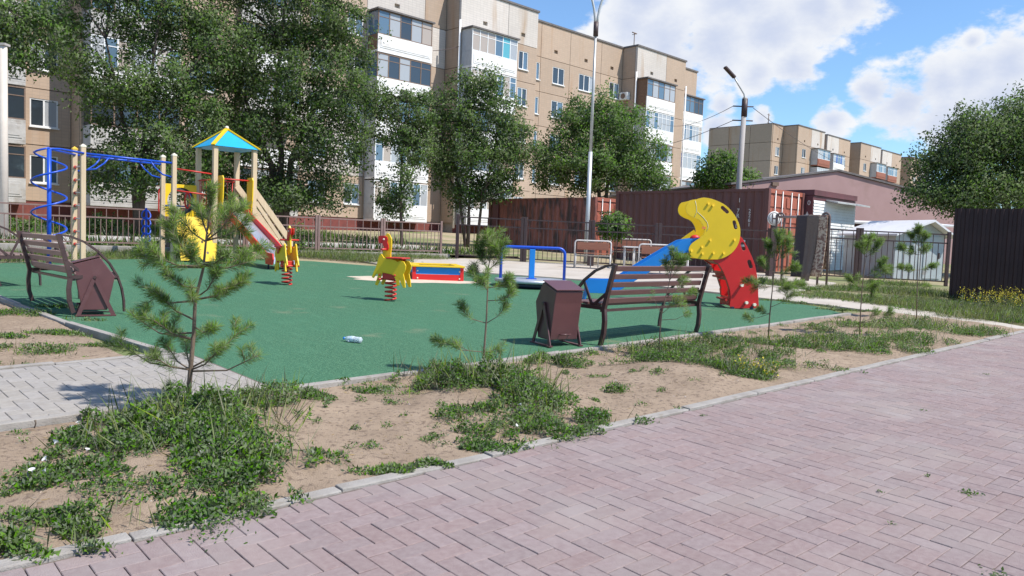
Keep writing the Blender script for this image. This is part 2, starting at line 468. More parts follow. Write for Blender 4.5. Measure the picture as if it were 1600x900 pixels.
# ---- grey block path leading to the court
gp = MB(); gp.box(-8, 2.83, 5.48, 7.28, -.06, .020)
gpath = gp.build('grey_block_path', m_joint, kind='structure'); gpath.matrix_world = SLOPE @ Matrix.Translation((0, 0, .0))
gmat = SLOPE @ Matrix.Translation((0, 0, .0))
def gclip(u, v): return u < 2.80 - (v - 5.5) * .03
herringbone(gpath, m_paver, .1, -5, 2.80, 5.56, 7.22, 300, 'paver', gmat, gclip)
for o in gpath.children: o.location.z += .030
kerb_run('grey_path_kerb', SLOPE, (-6, 5.50), (2.75, 5.50), .07, -.15, .036, m_kerb)
kerb_run('grey_path_kerb', SLOPE, (-6, 7.27), (2.70, 7.27), .07, -.15, .036, m_kerb)

# ---- soil bed with mounds round the saplings
def vnoise(x, y, seed=0):
    xi, yi = np.floor(x).astype(int), np.floor(y).astype(int); xf, yf = x - xi, y - yi
    def hsh(a, c): return (np.sin(a * 127.1 + c * 311.7 + seed * 17.3) * 43758.5453) % 1.0
    sx_, sy_ = xf * xf * (3 - 2 * xf), yf * yf * (3 - 2 * yf)
    return (hsh(xi, yi) * (1 - sx_) + hsh(xi + 1, yi) * sx_) * (1 - sy_) + (hsh(xi, yi + 1) * (1 - sx_) + hsh(xi + 1, yi + 1) * sx_) * sy_
MOUNDS = []
for px, py, r, hh in [(300, 690, .62, .14), (220, 740, .4, .07), (755, 622, .55, .14), (1040, 580, .55, .12), (1100, 590, .6, .10), (1205, 552, .6, .10),
                      (1290, 560, .45, .06), (1350, 537, .6, .10), (1440, 522, .6, .10), (430, 640, .4, .05), (860, 640, .4, .05)]:
    g = G(px, py); MOUNDS.append((g.x, g.y, r, hh))
def soil_h(x, y):
    x, y = np.asarray(x, float), np.asarray(y, float)
    hgt = (vnoise(x * 1.3, y * 1.3, 1) - .5) * .03 + (vnoise(x * 5, y * 5, 2) - .5) * .014 + (vnoise(x * 14, y * 14, 3) - .5) * .014
    for mx, my, r, hh in MOUNDS:
        hgt = hgt + .62 * hh * np.exp(-(((x - mx) ** 2 + (y - my) ** 2) / r ** 2) * 1.6)
    return hgt
def soil_z(x, y):
    u, v = UV(x, y); up_, vp = x * math.cos(PANG) + y * math.sin(PANG), -x * math.sin(PANG) + y * math.cos(PANG)
    e = np.clip(np.minimum(vp - KV - .05, 5.45 - v) / .25, 0, 1)
    return GA * x + GB * y + soil_h(x, y) * e - .004
us = np.arange(-6, 14.3, .055); vs_ = np.linspace(0, 1, 46)
uu, ww = np.meshgrid(us, vs_)
kv = 3.49 - .0315 * (uu - .6)          # path side follows the kerb
vv = kv + (5.45 - kv) * ww
bx, by = uu * UX - vv * UY, uu * UY + vv * UX
bz = soil_z(bx, by)
nu = len(us)
ii = (np.arange(len(vs_) - 1)[:, None] * nu + np.arange(nu - 1)[None, :]).ravel()
link('soil_bed', np_mesh('soil_bed', np.stack([bx, by, bz], -1).reshape(-1, 3), np.stack([ii, ii + 1, ii + nu + 1, ii + nu], 1), True), m_soil, kind='structure')
# bare soil left of the court
us = np.arange(-7, 2.4, .08); vs_ = np.arange(7.3, 17, .08); uu, vv = np.meshgrid(us, vs_)
bx, by = uu * UX - vv * UY, uu * UY + vv * UX
bz = GA * bx + GB * by - .012 + (vnoise(bx * 1.3, by * 1.3, 5) - .5) * .03 + (vnoise(bx * 9, by * 9, 6) - .5) * .012
nu = len(us); ii = (np.arange(len(vs_) - 1)[:, None] * nu + np.arange(nu - 1)[None, :]).ravel()
link('soil_patch', np_mesh('soil_patch', np.stack([bx, by, bz], -1).reshape(-1, 3), np.stack([ii, ii + 1, ii + nu + 1, ii + nu], 1), True), m_soil, kind='structure')

# ---- concrete yard and footpath on the far side
sheet('concrete_yard', [(14.4, 7.9), (14.2, 10.8), (12.7, 13.6), (11.4, 16.1), (11.6, 18.0), (15.6, 18.3), (17.3, 16.2), (19.0, 14.2), (21.6, 11.2), (20.4, 8.8), (16.2, 7.9)], -.012, m_conc, .03)
sheet('footpath', [(14.25, 7.88), (14.4, 6.4), (14.25, 5.3), (13.3, 4.2), (12.6, 3.45), (14.4, 2.9), (15.2, 4.2), (15.7, 6.0), (16.2, 7.88)], -.010, m_conc, .03)
# sand on the turf by the sandbox
s_ = MB(); cx, cy = -2.05, 15.75
ring = []
for k in range(28):
    a = k * 2 * math.pi / 28; r = 1 + .16 * math.sin(3 * a + 1) + .08 * math.sin(7 * a)
    ring.append((cx + 1.35 * r * math.cos(a), cy + .55 * r * math.sin(a)))
s_.add([(x, y, zg(x, y) + .004) for x, y in ring] + [(cx, cy, zg(cx, cy) + .02)], [(i, (i + 1) % 28, 28) for i in range(28)], True)
s_.build('spilled_sand', M('pale_sand', (.62, .52, .40), (.5, .42, .32), rough=.95, scale=8, bump=.5, bscale=120), kind='structure')

# ---- higher ground behind the low wall: lane, lawn
FA, FB = Vector((-12.0, 17.9)), Vector((-2.2, 24.2))           # line of the low wall and light fence
fdir = (FB - FA).normalized(); fnor = Vector((-fdir.y, fdir.x))
WALLZ = .90
def bank_z(x, y):
    s = (Vector((x, y)) - FA).dot(fnor); return WALLZ - .03 + .024 * max(s, 0)
def bank(name, s0, s1, t0, t1, dz, mat, n=18):
    b = MB(); vs = []; fs = []
    for i in range(n + 1):
        for j in range(7):
            t = t0 + (t1 - t0) * i / n; s = s0 + (s1 - s0) * j / 6
            p = FA + fdir * t + fnor * s; vs.append((p.x, p.y, bank_z(p.x, p.y) + dz))
    for i in range(n):
        for j in range(6): fs.append((i*7+j, (i+1)*7+j, (i+1)*7+j+1, i*7+j+1))
    k = len(vs)
    for j in range(7): x, y, z = vs[n*7+j]; vs.append((x + .6, y, z - 1.0))
    for j in range(6): fs.append((n*7+j, k+j, k+j+1, n*7+j+1))
    return b.add(vs, fs, True).build(name, mat, kind='structure')
bank('lawn', 0.05, 40, -30, 14.5, 0, m_lawn)
bank('lane', 1.2, 7.0, -30, 14.0, .006, m_road)
w = MB(); w.bar((FA.x - fdir.x*6, FA.y - fdir.y*6, WALLZ - .35), (FB.x + fdir.x * .2, FB.y + fdir.y * .2, WALLZ - .35), .22, .70)
low_wall = w.build('low_wall', m_kerb, bevel=.015)
tag(low_wall, 'low grey concrete retaining wall under the light brown fence', 'wall')
# ------------------------------------------------------------------ apartment blocks
def tile_mat(name, c, mort, stain=(.40, .22, .10), amt=.25):
    m = bpy.data.materials.new(name); N, L = nodes_of(m); b = N['Principled BSDF']; b.inputs['Roughness'].default_value = .75
    b.inputs['Specular IOR Level'].default_value = .25
    t = N.new('ShaderNodeTexCoord'); sp_ = N.new('ShaderNodeSeparateXYZ'); L.new(t.outputs['Object'], sp_.inputs[0])
    ad = N.new('ShaderNodeMath'); ad.operation = 'ADD'; L.new(sp_.outputs[0], ad.inputs[0]); L.new(sp_.outputs[1], ad.inputs[1])
    cb = N.new('ShaderNodeCombineXYZ'); L.new(ad.outputs[0], cb.inputs[0]); L.new(sp_.outputs[2], cb.inputs[1])
    br = N.new('ShaderNodeTexBrick'); L.new(cb.outputs[0], br.inputs[0]); br.offset = 0.0
    br.inputs['Scale'].default_value = 1.0; br.inputs['Brick Width'].default_value = .3; br.inputs['Row Height'].default_value = .15
    br.inputs['Mortar Size'].default_value = .008; br.inputs['Bias'].default_value = 0
    br.inputs['Color1'].default_value = (*c, 1); br.inputs['Color2'].default_value = (*[x * .93 for x in c], 1); br.inputs['Mortar'].default_value = (*mort, 1)
    def ns(sc, st):
        mp = N.new('ShaderNodeMapping'); mp.inputs['Scale'].default_value = st; L.new(t.outputs['Object'], mp.inputs[0])
        n = N.new('ShaderNodeTexNoise'); n.inputs['Scale'].default_value = sc; n.inputs['Detail'].default_value = 6; L.new(mp.outputs[0], n.inputs[0]); return n.outputs[0]
    def mixc(f, lo, hi, amt_, a, cc):
        r = N.new('ShaderNodeMapRange'); r.inputs[1].default_value = lo; r.inputs[2].default_value = hi; r.inputs[4].default_value = amt_; L.new(f, r.inputs[0])
        x = N.new('ShaderNodeMix'); x.data_type = 'RGBA'; L.new(r.outputs[0], x.inputs[0]); L.new(a, x.inputs[6]); x.inputs[7].default_value = (*cc, 1); return x.outputs[2]
    o = mixc(ns(1.1, (1, 1, .12)), .56, .72, amt * 2, br.outputs[0], stain)       # streaks run down the panels
    o = mixc(ns(.35, (1, 1, 1)), .4, .7, amt, o, tuple(x * .72 for x in c))
    oi = N.new('ShaderNodeObjectInfo'); hs = N.new('ShaderNodeHueSaturation'); mr = N.new('ShaderNodeMapRange')
    mr.inputs[3].default_value = .92; mr.inputs[4].default_value = 1.07; L.new(oi.outputs['Random'], mr.inputs[0]); L.new(mr.outputs[0], hs.inputs['Value'])
    L.new(o, hs.inputs['Color']); L.new(hs.outputs[0], b.inputs['Base Color'])
    return m
m_tan = tile_mat('tan_tile', (.455, .342, .255), (.36, .285, .225), (.36, .20, .10))
m_wht = tile_mat('white_tile', (.60, .545, .49), (.43, .39, .36), (.36, .22, .11), .42)
m_plinth = M('red_brown_plinth', (.20, .05, .04), (.14, .04, .035), rough=.8, scale=3, bump=.3, bscale=40)
m_jnt = M('panel_joint', (.45, .40, .34), (.36, .30, .24), rough=.9, scale=4)
m_cop = M('dark_roof_edge', (.10, .09, .09), (.16, .14, .13), rough=.7, scale=5)
m_wfr = M('white_window_frame', (.78, .78, .77), (.70, .70, .69), rough=.45, scale=5)
m_dfr = M('brown_window_frame', (.16, .10, .07), (.22, .15, .11), rough=.7, scale=12)
m_bwh = M('white_balcony_panel', (.78, .77, .76), (.68, .66, .63), rough=.75, scale=2.5, c3=(.5, .46, .42), scale3=1.3, lo3=.58, hi3=.75)
m_bgr = M('grey_balcony_panel', (.52, .52, .53), (.43, .43, .44), rough=.75, scale=2.5)
m_bwd = M('weathered_wood_cladding', (.15, .085, .055), (.23, .14, .09), rough=.85, scale=6, stretch=(1, 1, 8), bump=.5, bscale=30)
m_brd = M('brick_red_cladding', (.30, .11, .07), (.24, .09, .06), rough=.85, scale=6)
m_gl = [MG('glass_dark', (.035, .045, .055)), MG('glass_blue', (.10, .16, .22)), MG('glass_curtain', (.36, .37, .38), .15), MG('glass_teal', (.10, .36, .42), .08),
        MG('glass_warm_curtain', (.40, .33, .27), .2), MG('glass_deep_blue', (.05, .09, .28), .1)]

def window(root, x0, x1, z0, z1, d, n=2, frame=None, pick=None, cut=None, depth=.11):
    """frame proud in an opening; d = outward offset of the wall face"""
    y = -d; fr = frame or m_wfr; w = .055
    b = MB()
    b.box(x0, x0 + w, y + .02, y + depth, z0, z1); b.box(x1 - w, x1, y + .02, y + depth, z0, z1)
    b.box(x0 + w, x1 - w, y + .02, y + depth, z0, z0 + w); b.box(x0 + w, x1 - w, y + .02, y + depth, z1 - w, z1)
    dx = (x1 - x0) / n
    for i in range(1, n): b.box(x0 + i*dx - .035, x0 + i*dx + .035, y + .025, y + depth - .005, z0 + w, z1 - w)
    b.box(x0 - .04, x1 + .04, y - .09, y + .015, z0 - .06, z0 - .005)
    o = b.build('window', fr, root)
    for i in range(n):
        p = MB(); p.box(x0 + i*dx + .03, x0 + (i+1)*dx - .03, y + .06, y + .075, z0 + .03, z1 - .03)
        p.build('pane', pick if pick is not None else random.choice([m_gl[0], m_gl[1], m_gl[1], m_gl[2], m_gl[0]]), o)
    return o
def panel(root, x0, x1, z0, z1, d, mat, holes=(), g=.018, th=.2):
    b = MB()
    out = [(x0 + g, z0 + g), (x1 - g, z0 + g), (x1 - g, z1 - g), (x0 + g, z1 - g)]
    b.prism([out] + [[(a, c), (a, e), (f, e), (f, c)] for a, f, c, e in holes], lambda a, c, t: (a, -d + t, c), 0.0, th)
    return b.build('wall_panel', mat, root)
def side_panel(root, x, y0, y1, z0, z1, mat, g=.018, name='side_wall_panel'):
    b = MB(); b.box(x, x + .15, y0 + g, y1 - g, z0 + g, z1 - g); return b.build(name, mat, root)
def balcony(root, x0, x1, d, z, style, top=False, out=1.1):
    """z = floor level; style: (parapet, side, frame, panes, n, glazed)"""
    par, sid, fr, gl, n, glazed = style
    y0, y1 = -d, -d - out
    b = MB(); b.box(x0, x1, y1, y0 - .01, z - .14, z - .002)
    b.box(x0, x1, y1, y1 + .07, z, z + .93)
    b.box(x0 + .15, x1 - .15, y1 - .025, y1 - .003, z + .12, z + .80)
    b.box(x0 + .24, x1 - .24, y1 - .045, y1 - .027, z + .22, z + .70)
    bal = b.build('balcony', par, root, bevel=.01)
    MB().box(x0, x0 + .06, y1 + .075, y0 - .012, z, z + .93).build('balcony_side', sid, bal)
    MB().box(x1 - .06, x1, y1 + .075, y0 - .012, z, z + .93).build('balcony_side', sid, bal)
    if glazed == 'full': MB().box(x0 + .002, x0 + .06, y1 + .08, y0 - .014, z + .94, z + 2.36).build('balcony_side', sid, bal)
    if glazed:
        f = MB(); zz0, zz1 = z + .935, z + 2.36; w = .05
        f.box(x0, x1, y1 + .005, y1 + .065, zz0, zz0 + w); f.box(x0, x1, y1 + .005, y1 + .065, zz1 - w, zz1)
        dx = (x1 - x0) / n
        for i in range(n + 1):
            xx = min(max(x0 + i * dx - .03, x0 + .001), x1 - .061); f.box(xx, xx + .06, y1 + .01, y1 + .06, zz0 + w, zz1 - w)
        f.box(x0 + .05, x1 - .05, y1 + .015, y1 + .055, zz0 + 1.02, zz0 + 1.06)
        f.build('glazing_frame', fr, bal)
        for i in range(n):
            p = MB(); p.box(x0 + i*dx + .025, x0 + (i+1)*dx - .025, y1 + .03, y1 + .042, zz0 + .03, zz1 - .03)
            p.build('pane', random.choice(gl), bal)
        if glazed != 'full':
            p = MB(); p.box(x0 + .02, x0 + .035, y1 + .08, y0 - .02, zz0 + .02, zz1 - .02); p.build('pane', gl[0], bal)
        inn = MB(); inn.box(x0 + .1, x1 - .1, y0 - .3, y0 - .05, z + .02, z + 2.3); inn.build('balcony_interior', m_bwd if glazed == 'dark' else m_bgr, bal)
    if top:
        r = MB(); r.box(x0 - .12, x1 + .12, y1 - .12, y0 - .012, z + 2.37, z + 2.47); r.build('balcony_roof', m_cop, bal)
    return bal
ST_DARK = (m_bwh, m_bwd, m_dfr, [m_gl[1], m_gl[2], m_gl[0], m_gl[4]], 5, 'dark')
ST_GREY = (m_bwh, m_bgr, m_dfr, [m_gl[1], m_gl[0], m_gl[2]], 5, 'open')
ST_TEAL = (m_bwh, m_bgr, m_wfr, [m_gl[3], m_gl[1], m_gl[4], m_gl[2]], 6, 'full')
ST_WHITE = (m_bwh, m_bgr, m_wfr, [m_gl[2], m_gl[1], m_gl[2], m_gl[4]], 7, 'full')
ST_WOOD = (m_bwh, m_bwd, m_dfr, [m_gl[2], m_gl[1], m_gl[2]], 5, 'full')
ST_BLUE = (m_bwh, m_bgr, m_wfr, [m_gl[5], m_gl[1], m_gl[2]], 5, 'full')
ST_OPEN = (m_bwh, m_bwh, m_dfr, [], 0, None)
ST_SHADED = (M('shaded_white_balcony_panel', (.50, .48, .455), (.40, .375, .35), rough=.8, scale=2.5, c3=(.28, .24, .2), scale3=1.3, lo3=.56, hi3=.72), m_bgr, m_dfr, [m_gl[0], m_gl[1], m_gl[2]], 4, 'open')  # white parapets greyed, the trees' shade put into the colour
ST_RED = (m_brd, m_bgr, m_wfr, [m_gl[1], m_gl[2]], 5, 'full')

FLOORS = [2.35, 4.93, 7.50, 10.05, 12.60, 15.17]
def block_body(root, segs, ztop, zb, depth, floors):
    """dark mass behind the panels, copings, side walls of the projecting bays"""
    for i, (t0, t1, d, mt) in enumerate(segs):
        b = MB(); b.box(t0 + .17 if i and segs[i-1][2] < d else t0, t1 - .17 if i + 1 < len(segs) and segs[i+1][2] < d else t1, -d + .2, depth, zb, ztop - .05); b.build('wall_core', m_jnt, root)
        c = MB(); c.box(t0 - .06 - i * .002, t1 + .06 + i * .002, -d - .08, depth, ztop - .045 + i * .001, ztop + .09 + i * .001); c.build('roof_edge', m_cop, root)
        if i and segs[i-1][2] < d:
            for z0, z1 in zip(floors, floors[1:] + [ztop]): side_panel(root, t0 + .001, -d + .205, -segs[i-1][2] - .0, z0, z1, m_tan)
        if i + 1 < len(segs) and segs[i+1][2] < d:
            for z0, z1 in zip(floors, floors[1:] + [ztop]): side_panel(root, t1 - .151, -d + .205, -segs[i+1][2], z0, z1, m_tan)
        p = MB(); p.box(t0 + .02, t1 - .02, -d + .03, -d + .19, zb, floors[0] - .03); p.build('plinth', m_plinth, root)

B1 = thing('apartment_block', 'long five storey tan tiled apartment block with white balconies behind the trees', 'building', (1.9, 59.7, 0), R(44.5))
segs = [(-58, -32.3, 0, 0), (-32.3, -25, 1.5, 1), (-25, -9.76, 0, 0), (-9.76, -2.5, 1.5, 1), (-2.5, 9.37, 0, 0), (9.37, 16.5, 1.5, 1), (16.5, 20.7, 0, 0)]
block_body(B1, segs, 17.75, .8, 12, FLOORS)
# windows per bay: (seg x0, x1, [window t ranges])
BAYS = [(-58, -52, 0, [(-56, -54.5)]), (-52, -46, 0, [(-50, -48.5)]), (-46, -40, 0, [(-44.5, -43)]), (-40, -34.28, 0, [(-36.6, -35.6)]), (-34.28, -32.3, 0, [(-34.0, -32.85)]),
        (-32.3, -28.4, 1.5, [(-31, -29.6)]), (-28.4, -25, 1.5, [(-27.4, -26)]), (-25, -20.6, 0, [(-24, -22.7)]), (-20.6, -16.0, 0, [(-19.8, -18.6), (-17.35, -16.25)]),
        (-16.0, -11.55, 0, [(-14.6, -13)]), (-11.55, -9.76, 0, []), (-9.76, -5.45, 1.5, [(-8.6, -7)]), (-5.45, -2.5, 1.5, [(-4.35, -3.4)]),
        (-2.5, -.55, 0, [(-1.0, -.62)]), (-.55, 2.75, 0, [(.82, 2.15)]), (2.75, 6.55, 0, [(3.88, 5.82)]), (6.55, 9.37, 0, [(7.75, 9.0)]),
        (9.37, 13.55, 1.5, [(10.5, 12)]), (13.55, 16.5, 1.5, [(13.75, 14.35)]), (16.5, 20.7, 0, [(17.5, 19)])]
for (a, c, d, wins) in BAYS:
    for fi in range(5):
        z0, z1 = FLOORS[fi], FLOORS[fi + 1]
        holes = [(w0, w1, z0 + .85, z0 + 2.12) for w0, w1 in wins]
        mt = m_wht if (a, fi) in ((-16.0, 4), (-11.55, 4), (-9.76, 1)) or (a in (-20.6,) and fi in (1, 2)) else m_tan
        panel(B1, a, c, z0, z1, d, mt, holes)
        for (w0, w1) in wins:
            window(B1, w0, w1, z0 + .85, z0 + 2.12, d, 1 if w1 - w0 < .7 else (3 if w1 - w0 > 1.7 else 2))
    mt = m_wht if a in (-9.76, 9.37, -16.0) else m_tan
    if a == -5.45: mt = m_wht
    panel(B1, a, c, FLOORS[5], 17.75, d, mt, [((a + c) / 2 - .2, (a + c) / 2 + .2, 15.72, 15.98)] if c - a > 2 else ())
stacks = [(-38.6, -34.4, 0, [ST_SHADED] * 5), (-32.2, -28.2, 1.5, [ST_SHADED, ST_SHADED, ST_WHITE, ST_SHADED, ST_GREY]),
          (-24.5, -21, 0, [ST_SHADED, ST_OPEN, ST_SHADED, ST_GREY, ST_SHADED]),
          (-15.9, -11.75, 0, [ST_WHITE, ST_WHITE, ST_GREY, ST_GREY, ST_DARK]), (-9.66, -5.55, 1.5, [ST_WHITE, ST_OPEN, ST_GREY, ST_WHITE, ST_TEAL]),
          (9.43, 13.5, 1.5, [ST_WHITE, ST_GREY, ST_GREY, ST_WHITE, ST_WOOD]), (16.65, 20.3, 0, [ST_WHITE, ST_GREY, ST_BLUE, ST_WHITE, ST_GREY])]
for (a, c, d, sts) in stacks:
    for fi, stl in enumerate(sts): balcony(B1, a, c, d, FLOORS[fi] + .02, stl, top=(fi == 4))
# drain pipes at the corners
for t, d in ((-9.85, 1.5), (9.28, 1.5), (16.6, 1.5)):
    b = MB(); b.tube([(t, -d - .05, 2.0), (t, -d - .05, 15.6)], .07); b.build('drain_pipe', m_bwh, B1)
# air conditioner and aerial
ac = thing('air_conditioner', 'white air conditioner box on the dark side wall under the roof', 'air conditioner', B1.matrix_basis @ Vector((9.2, -.55, 13.35)), R(44.5))
b = MB(); b.box(-.30, .12, -.4, .4, 0, .62); b.build('casing', m_wfr, ac, bevel=.03)
b = MB(); b.lathe((0, 0, 0), [(.0, 0), (.21, 0), (.23, .02)], 16); o = b.build('fan_grille', m_dfr, ac); o.rotation_euler = (0, R(-90), 0); o.location = (-.31, 0, .31)
b = MB(); b.tube([(.05, -.1, .0), (.15, -.1, -.25), (.16, .2, -.25)], .02); b.build('bracket', m_dfr, ac)
ae = thing('roof_aerial', 'thin aerial mast on the roof corner of the long apartment block', 'aerial', B1.matrix_basis @ Vector((10.0, -.6, 17.84)), R(44.5))
b = MB(); b.tube([(0, 0, 0), (0, 0, 1.25)], .035, 6); b.build('mast', m_dfr, ae)
b = MB(); b.tube([(-.3, 0, 1.2), (.3, 0, 1.2)], .05, 6); b.tube([(0, -.22, 1.1), (0, .22, 1.1)], .025, 6); b.build('cross_arm', m_dfr, ae)

# second block farther right
C2 = P(1207, 222, 115)
B2 = thing('apartment_block', 'far stepped apartment block with a dark windowless end wall right of the street lamp', 'building', (C2.x, C2.y, 0), R(44.5))
FL2 = [1.0, 3.65, 6.3, 8.95, 11.6, 14.35, 17.05]
seg2 = [(0, 3.2, 0, 0), (3.2, 12.2, 2.3, 0), (12.2, 14.6, 0, 0), (14.6, 23.4, 1.7, 0), (23.4, 26.0, 0, 0), (26, 34.8, 2.4, 0), (34.8, 37.2, 0, 0), (37.2, 46.4, 1.8, 0), (46.4, 50, 0, 0), (50, 59, 2.4, 0), (59, 64, 0, 0)]
block_body(B2, seg2, 19.75, 1, 10.6, FL2)
for i in range(3):
    for z0, z1 in zip(FL2, FL2[1:] + [19.75]):
        y0 = .02 + i * 3.53; b = MB(); b.box(-.2, -.02, y0 + .03, y0 + 3.5, z0 + .03, z1 - .03); b.build('end_wall_panel', m_tan, B2)
for k, (a, c, d, _) in enumerate(seg2):
    mid = (a + c) / 2
    cuts = [(a, c)] if d == 0 else [(a, mid), (mid, c)]
    for j, (p, q) in enumerate(cuts):
        white = d > 0 and ((j == 1) ^ (k in (3, 7)))
        for fi in range(6):
            z0, z1 = FL2[fi], FL2[fi + 1]
            tan_bay = not white
            wn_ = [((p + q) / 2 - .6, (p + q) / 2 + .6, z0 + .85, z0 + 2.15)] if tan_bay and fi > 1 else []
            panel(B2, p, q, z0, z1, d, m_tan, wn_, g=.03)
            for w0 in wn_: window(B2, w0[0], w0[1], w0[2], w0[3], d, 2)
            if white and fi > 1:
                balcony(B2, p + .15, q - .1, d, z0 + .02, [ST_RED, ST_WHITE, ST_BLUE, ST_WHITE, ST_RED, ST_WHITE][(fi + k) % 6], top=fi == 5)
        panel(B2, p, q, FL2[6], 19.75, d, m_wht if white else m_tan, [((p + q) / 2 - .2, (p + q) / 2 + .2, 17.5, 17.8)], g=.03)
ae = thing('roof_aerial', 'small ladder like aerial on the roof of the far block', 'aerial', B2.matrix_basis @ Vector((2.6, 2.2, 19.84)), R(44.5))
b = MB(); b.tube([(0, 0, 0), (0, 0, 1.9)], .06, 6); b.build('mast', m_dfr, ae)
b = MB()
for z in (.5, 1.0, 1.7): b.tube([(-.35, 0, z), (.35, 0, z)], .04, 6)
b.build('cross_arm', m_dfr, ae)

# low building with a gable wall, right
m_pink = M('dusty_pink_render', (.385, .245, .235), (.345, .215, .205), rough=.85, scale=.9, bump=.2, bscale=30, c3=(.30, .19, .17), scale3=.5, lo3=.55, hi3=.7)
g0 = P(1150, 300, 33.0); g1 = P(1505, 300, 36.5); ap = P(1310, 268, 34.4)
GB1 = thing('gable_building', 'low dusty pink building with a wide plain gable wall', 'building', (g0.x, g0.y, zg(g0.x, g0.y)), math.atan2(g1.y - g0.y, g1.x - g0.x))
ln = math.hypot(g1.x - g0.x, g1.y - g0.y); za = ap.z - zg(g0.x, g0.y); xa = (Vector((ap.x, ap.y)) - Vector((g0.x, g0.y))).length
zl, zr = za - .85, za - 1.05
b = MB(); b.prism([[(0, -.6), (ln, -.6), (ln, zr), (xa, za), (0, zl)]], lambda a, c, t: (a, t, c), 0, 14); b.build('wall', m_pink, GB1)
b = MB(); b.prism([[(-.3, zl - .02), (xa, za + .02), (xa, za + .10), (-.3, zl + .06)]], lambda a, c, t: (a, t, c), -.08, 14.2); b.build('roof', m_cop, GB1)
b = MB(); b.prism([[(xa + .002, za + .02), (ln + .3, zr - .04), (ln + .3, zr + .04), (xa + .002, za + .10)]], lambda a, c, t: (a, t, c), -.08, 14.2); b.build('roof', m_cop, GB1)
b = MB(); b.box(1.7, 2.0, -.12, -.01, zl + .05, zl + .2); b.build('vent', m_dfr, GB1)
# ------------------------------------------------------------------ fences
m_lfen = M('faded_brown_fence_paint', (.235, .155, .135), (.19, .12, .105), rough=.6, scale=12)
m_dfen = M('dark_brown_fence_paint', (.055, .032, .032), (.075, .045, .042), rough=.5, scale=12)
def fence_panel(name, p0, p1, H, z_low, mat, label, group, post=.07, pitch=.115, mid=.26):
    d = Vector((p1[0] - p0[0], p1[1] - p0[1])); L = d.length
    root = thing(name, label, 'fence', p0, math.atan2(d.y, d.x), group); dz = (p1[2] - p0[2]) / L
    def sh(b):
        b.v = [(x, y, z + dz * x) for x, y, z in b.v]; return b
    sh(MB().box(-post/2, post/2, -post/2, post/2, -.3, H + .06)).build('post', mat, root, bevel=.006)
    sh(MB().box(L - post*1.6, L - post*.7, -post/2, post/2, -.3, H + .06)).build('post', mat, root, bevel=.006)
    for z in (H - .02, H - mid, z_low):
        sh(MB().box(post/2 + .002, L - post*1.6 - .002, -.018, .018, z - .018, z + .018)).build('rail', mat, root)
    n = int((L - post * 2.2) / pitch); me = {}
    for i in range(n):
        x = post/2 + (i + .5) * (L - post * 2.1) / n; top = H - .039 if i % 2 == 0 else H - mid - .019
        k = i % 2
        if k not in me:
            me[k] = MB().box(-.008, .008, -.008, .008, z_low + .019, top).mesh('picket')
        o = link('picket', me[k], mat, root); o.location = (x, 0, dz * x)
    return root
# light fence on the low wall
npan = 6; a0 = FA - fdir * .25; tot = (FB - a0).length
for i in range(npan):
    p = a0 + fdir * (tot * i / npan); q = a0 + fdir * (tot * (i + 1) / npan)
    fence_panel('fence_panel', (p.x, p.y, WALLZ), (q.x, q.y, WALLZ), .95, .08, m_lfen,
                f'faded brown fence panel on the low wall, {["first", "second", "third", "fourth", "fifth", "last"][i]} from the left', 'light fence on the low wall')
# dark fence along the yard
fl = [Vector((-1.75, 24.1)), Vector((.35, 23.55)), Vector((2.35, 23.05)), Vector((4.25, 22.65)), Vector((5.8, 22.35)), Vector((7.35, 22.1)), Vector((9.75, 21.85)), Vector((12.15, 21.55))]
desc = ['left of the rusty orange container', 'before the left half of the rusty orange container', 'before the lamp post', 'before the green bush', 'before the middle of the big container', 'left of the round sign', 'before the white kiosk', 'before the grey metal shed']
for i in range(len(fl) - 1):
    p, q = fl[i], fl[i + 1]
    fence_panel('fence_panel', (p.x, p.y, zg(p.x, p.y) - .02), (q.x, q.y, zg(q.x, q.y) - .02), 1.3 if i < 5 else 1.42, .1, m_dfen,
                f'dark brown metal fence panel {desc[i] if i < 6 else desc[i]}', 'dark fence along the yard', post=.09, pitch=.14)
# tall dark profiled sheet fence, right
m_sheet = M('dark_brown_profiled_sheet', (.030, .017, .018), (.040, .023, .024), rough=.5, scale=2, spec=.25)
SF = thing('sheet_fence', 'tall dark brown profiled sheet metal fence at the right edge', 'fence', (9.72, 17.25, zg(9.72, 17.25)), R(-36))
dzs = GA * math.cos(R(-36)) + GB * math.sin(R(-36))
for k in range(9):
    pts = []; x = 0.0
    while x < 1.13:
        pts += [(x, 0), (x + .045, 0), (x + .065, -.022), (x + .12, -.022), (x + .14, 0)]; x += .16
    b = MB(); vs = []; fs = []
    for (a, c) in pts:
        xx = k * 1.12 + a; vs += [(xx, c - .003 * (k % 2), -.1 + dzs * xx), (xx, c - .003 * (k % 2), 1.98)]
    for i in range(len(pts) - 1): fs.append((2*i, 2*i+2, 2*i+3, 2*i+1))
    o = b.add(vs, fs).build('metal_sheet', m_sheet, SF); sol = o.modifiers.new('s', 'SOLIDIFY'); sol.thickness = .002
for z in (.35, 1.6): MB().box(0, 10, .02, .06, z, z + .04).build('rail', m_dfen, SF)
for x in (.03, 2.5, 5.0, 7.5, 9.9): MB().box(x, x + .06, .062, .12, -.5, 1.95).build('post', m_dfen, SF)

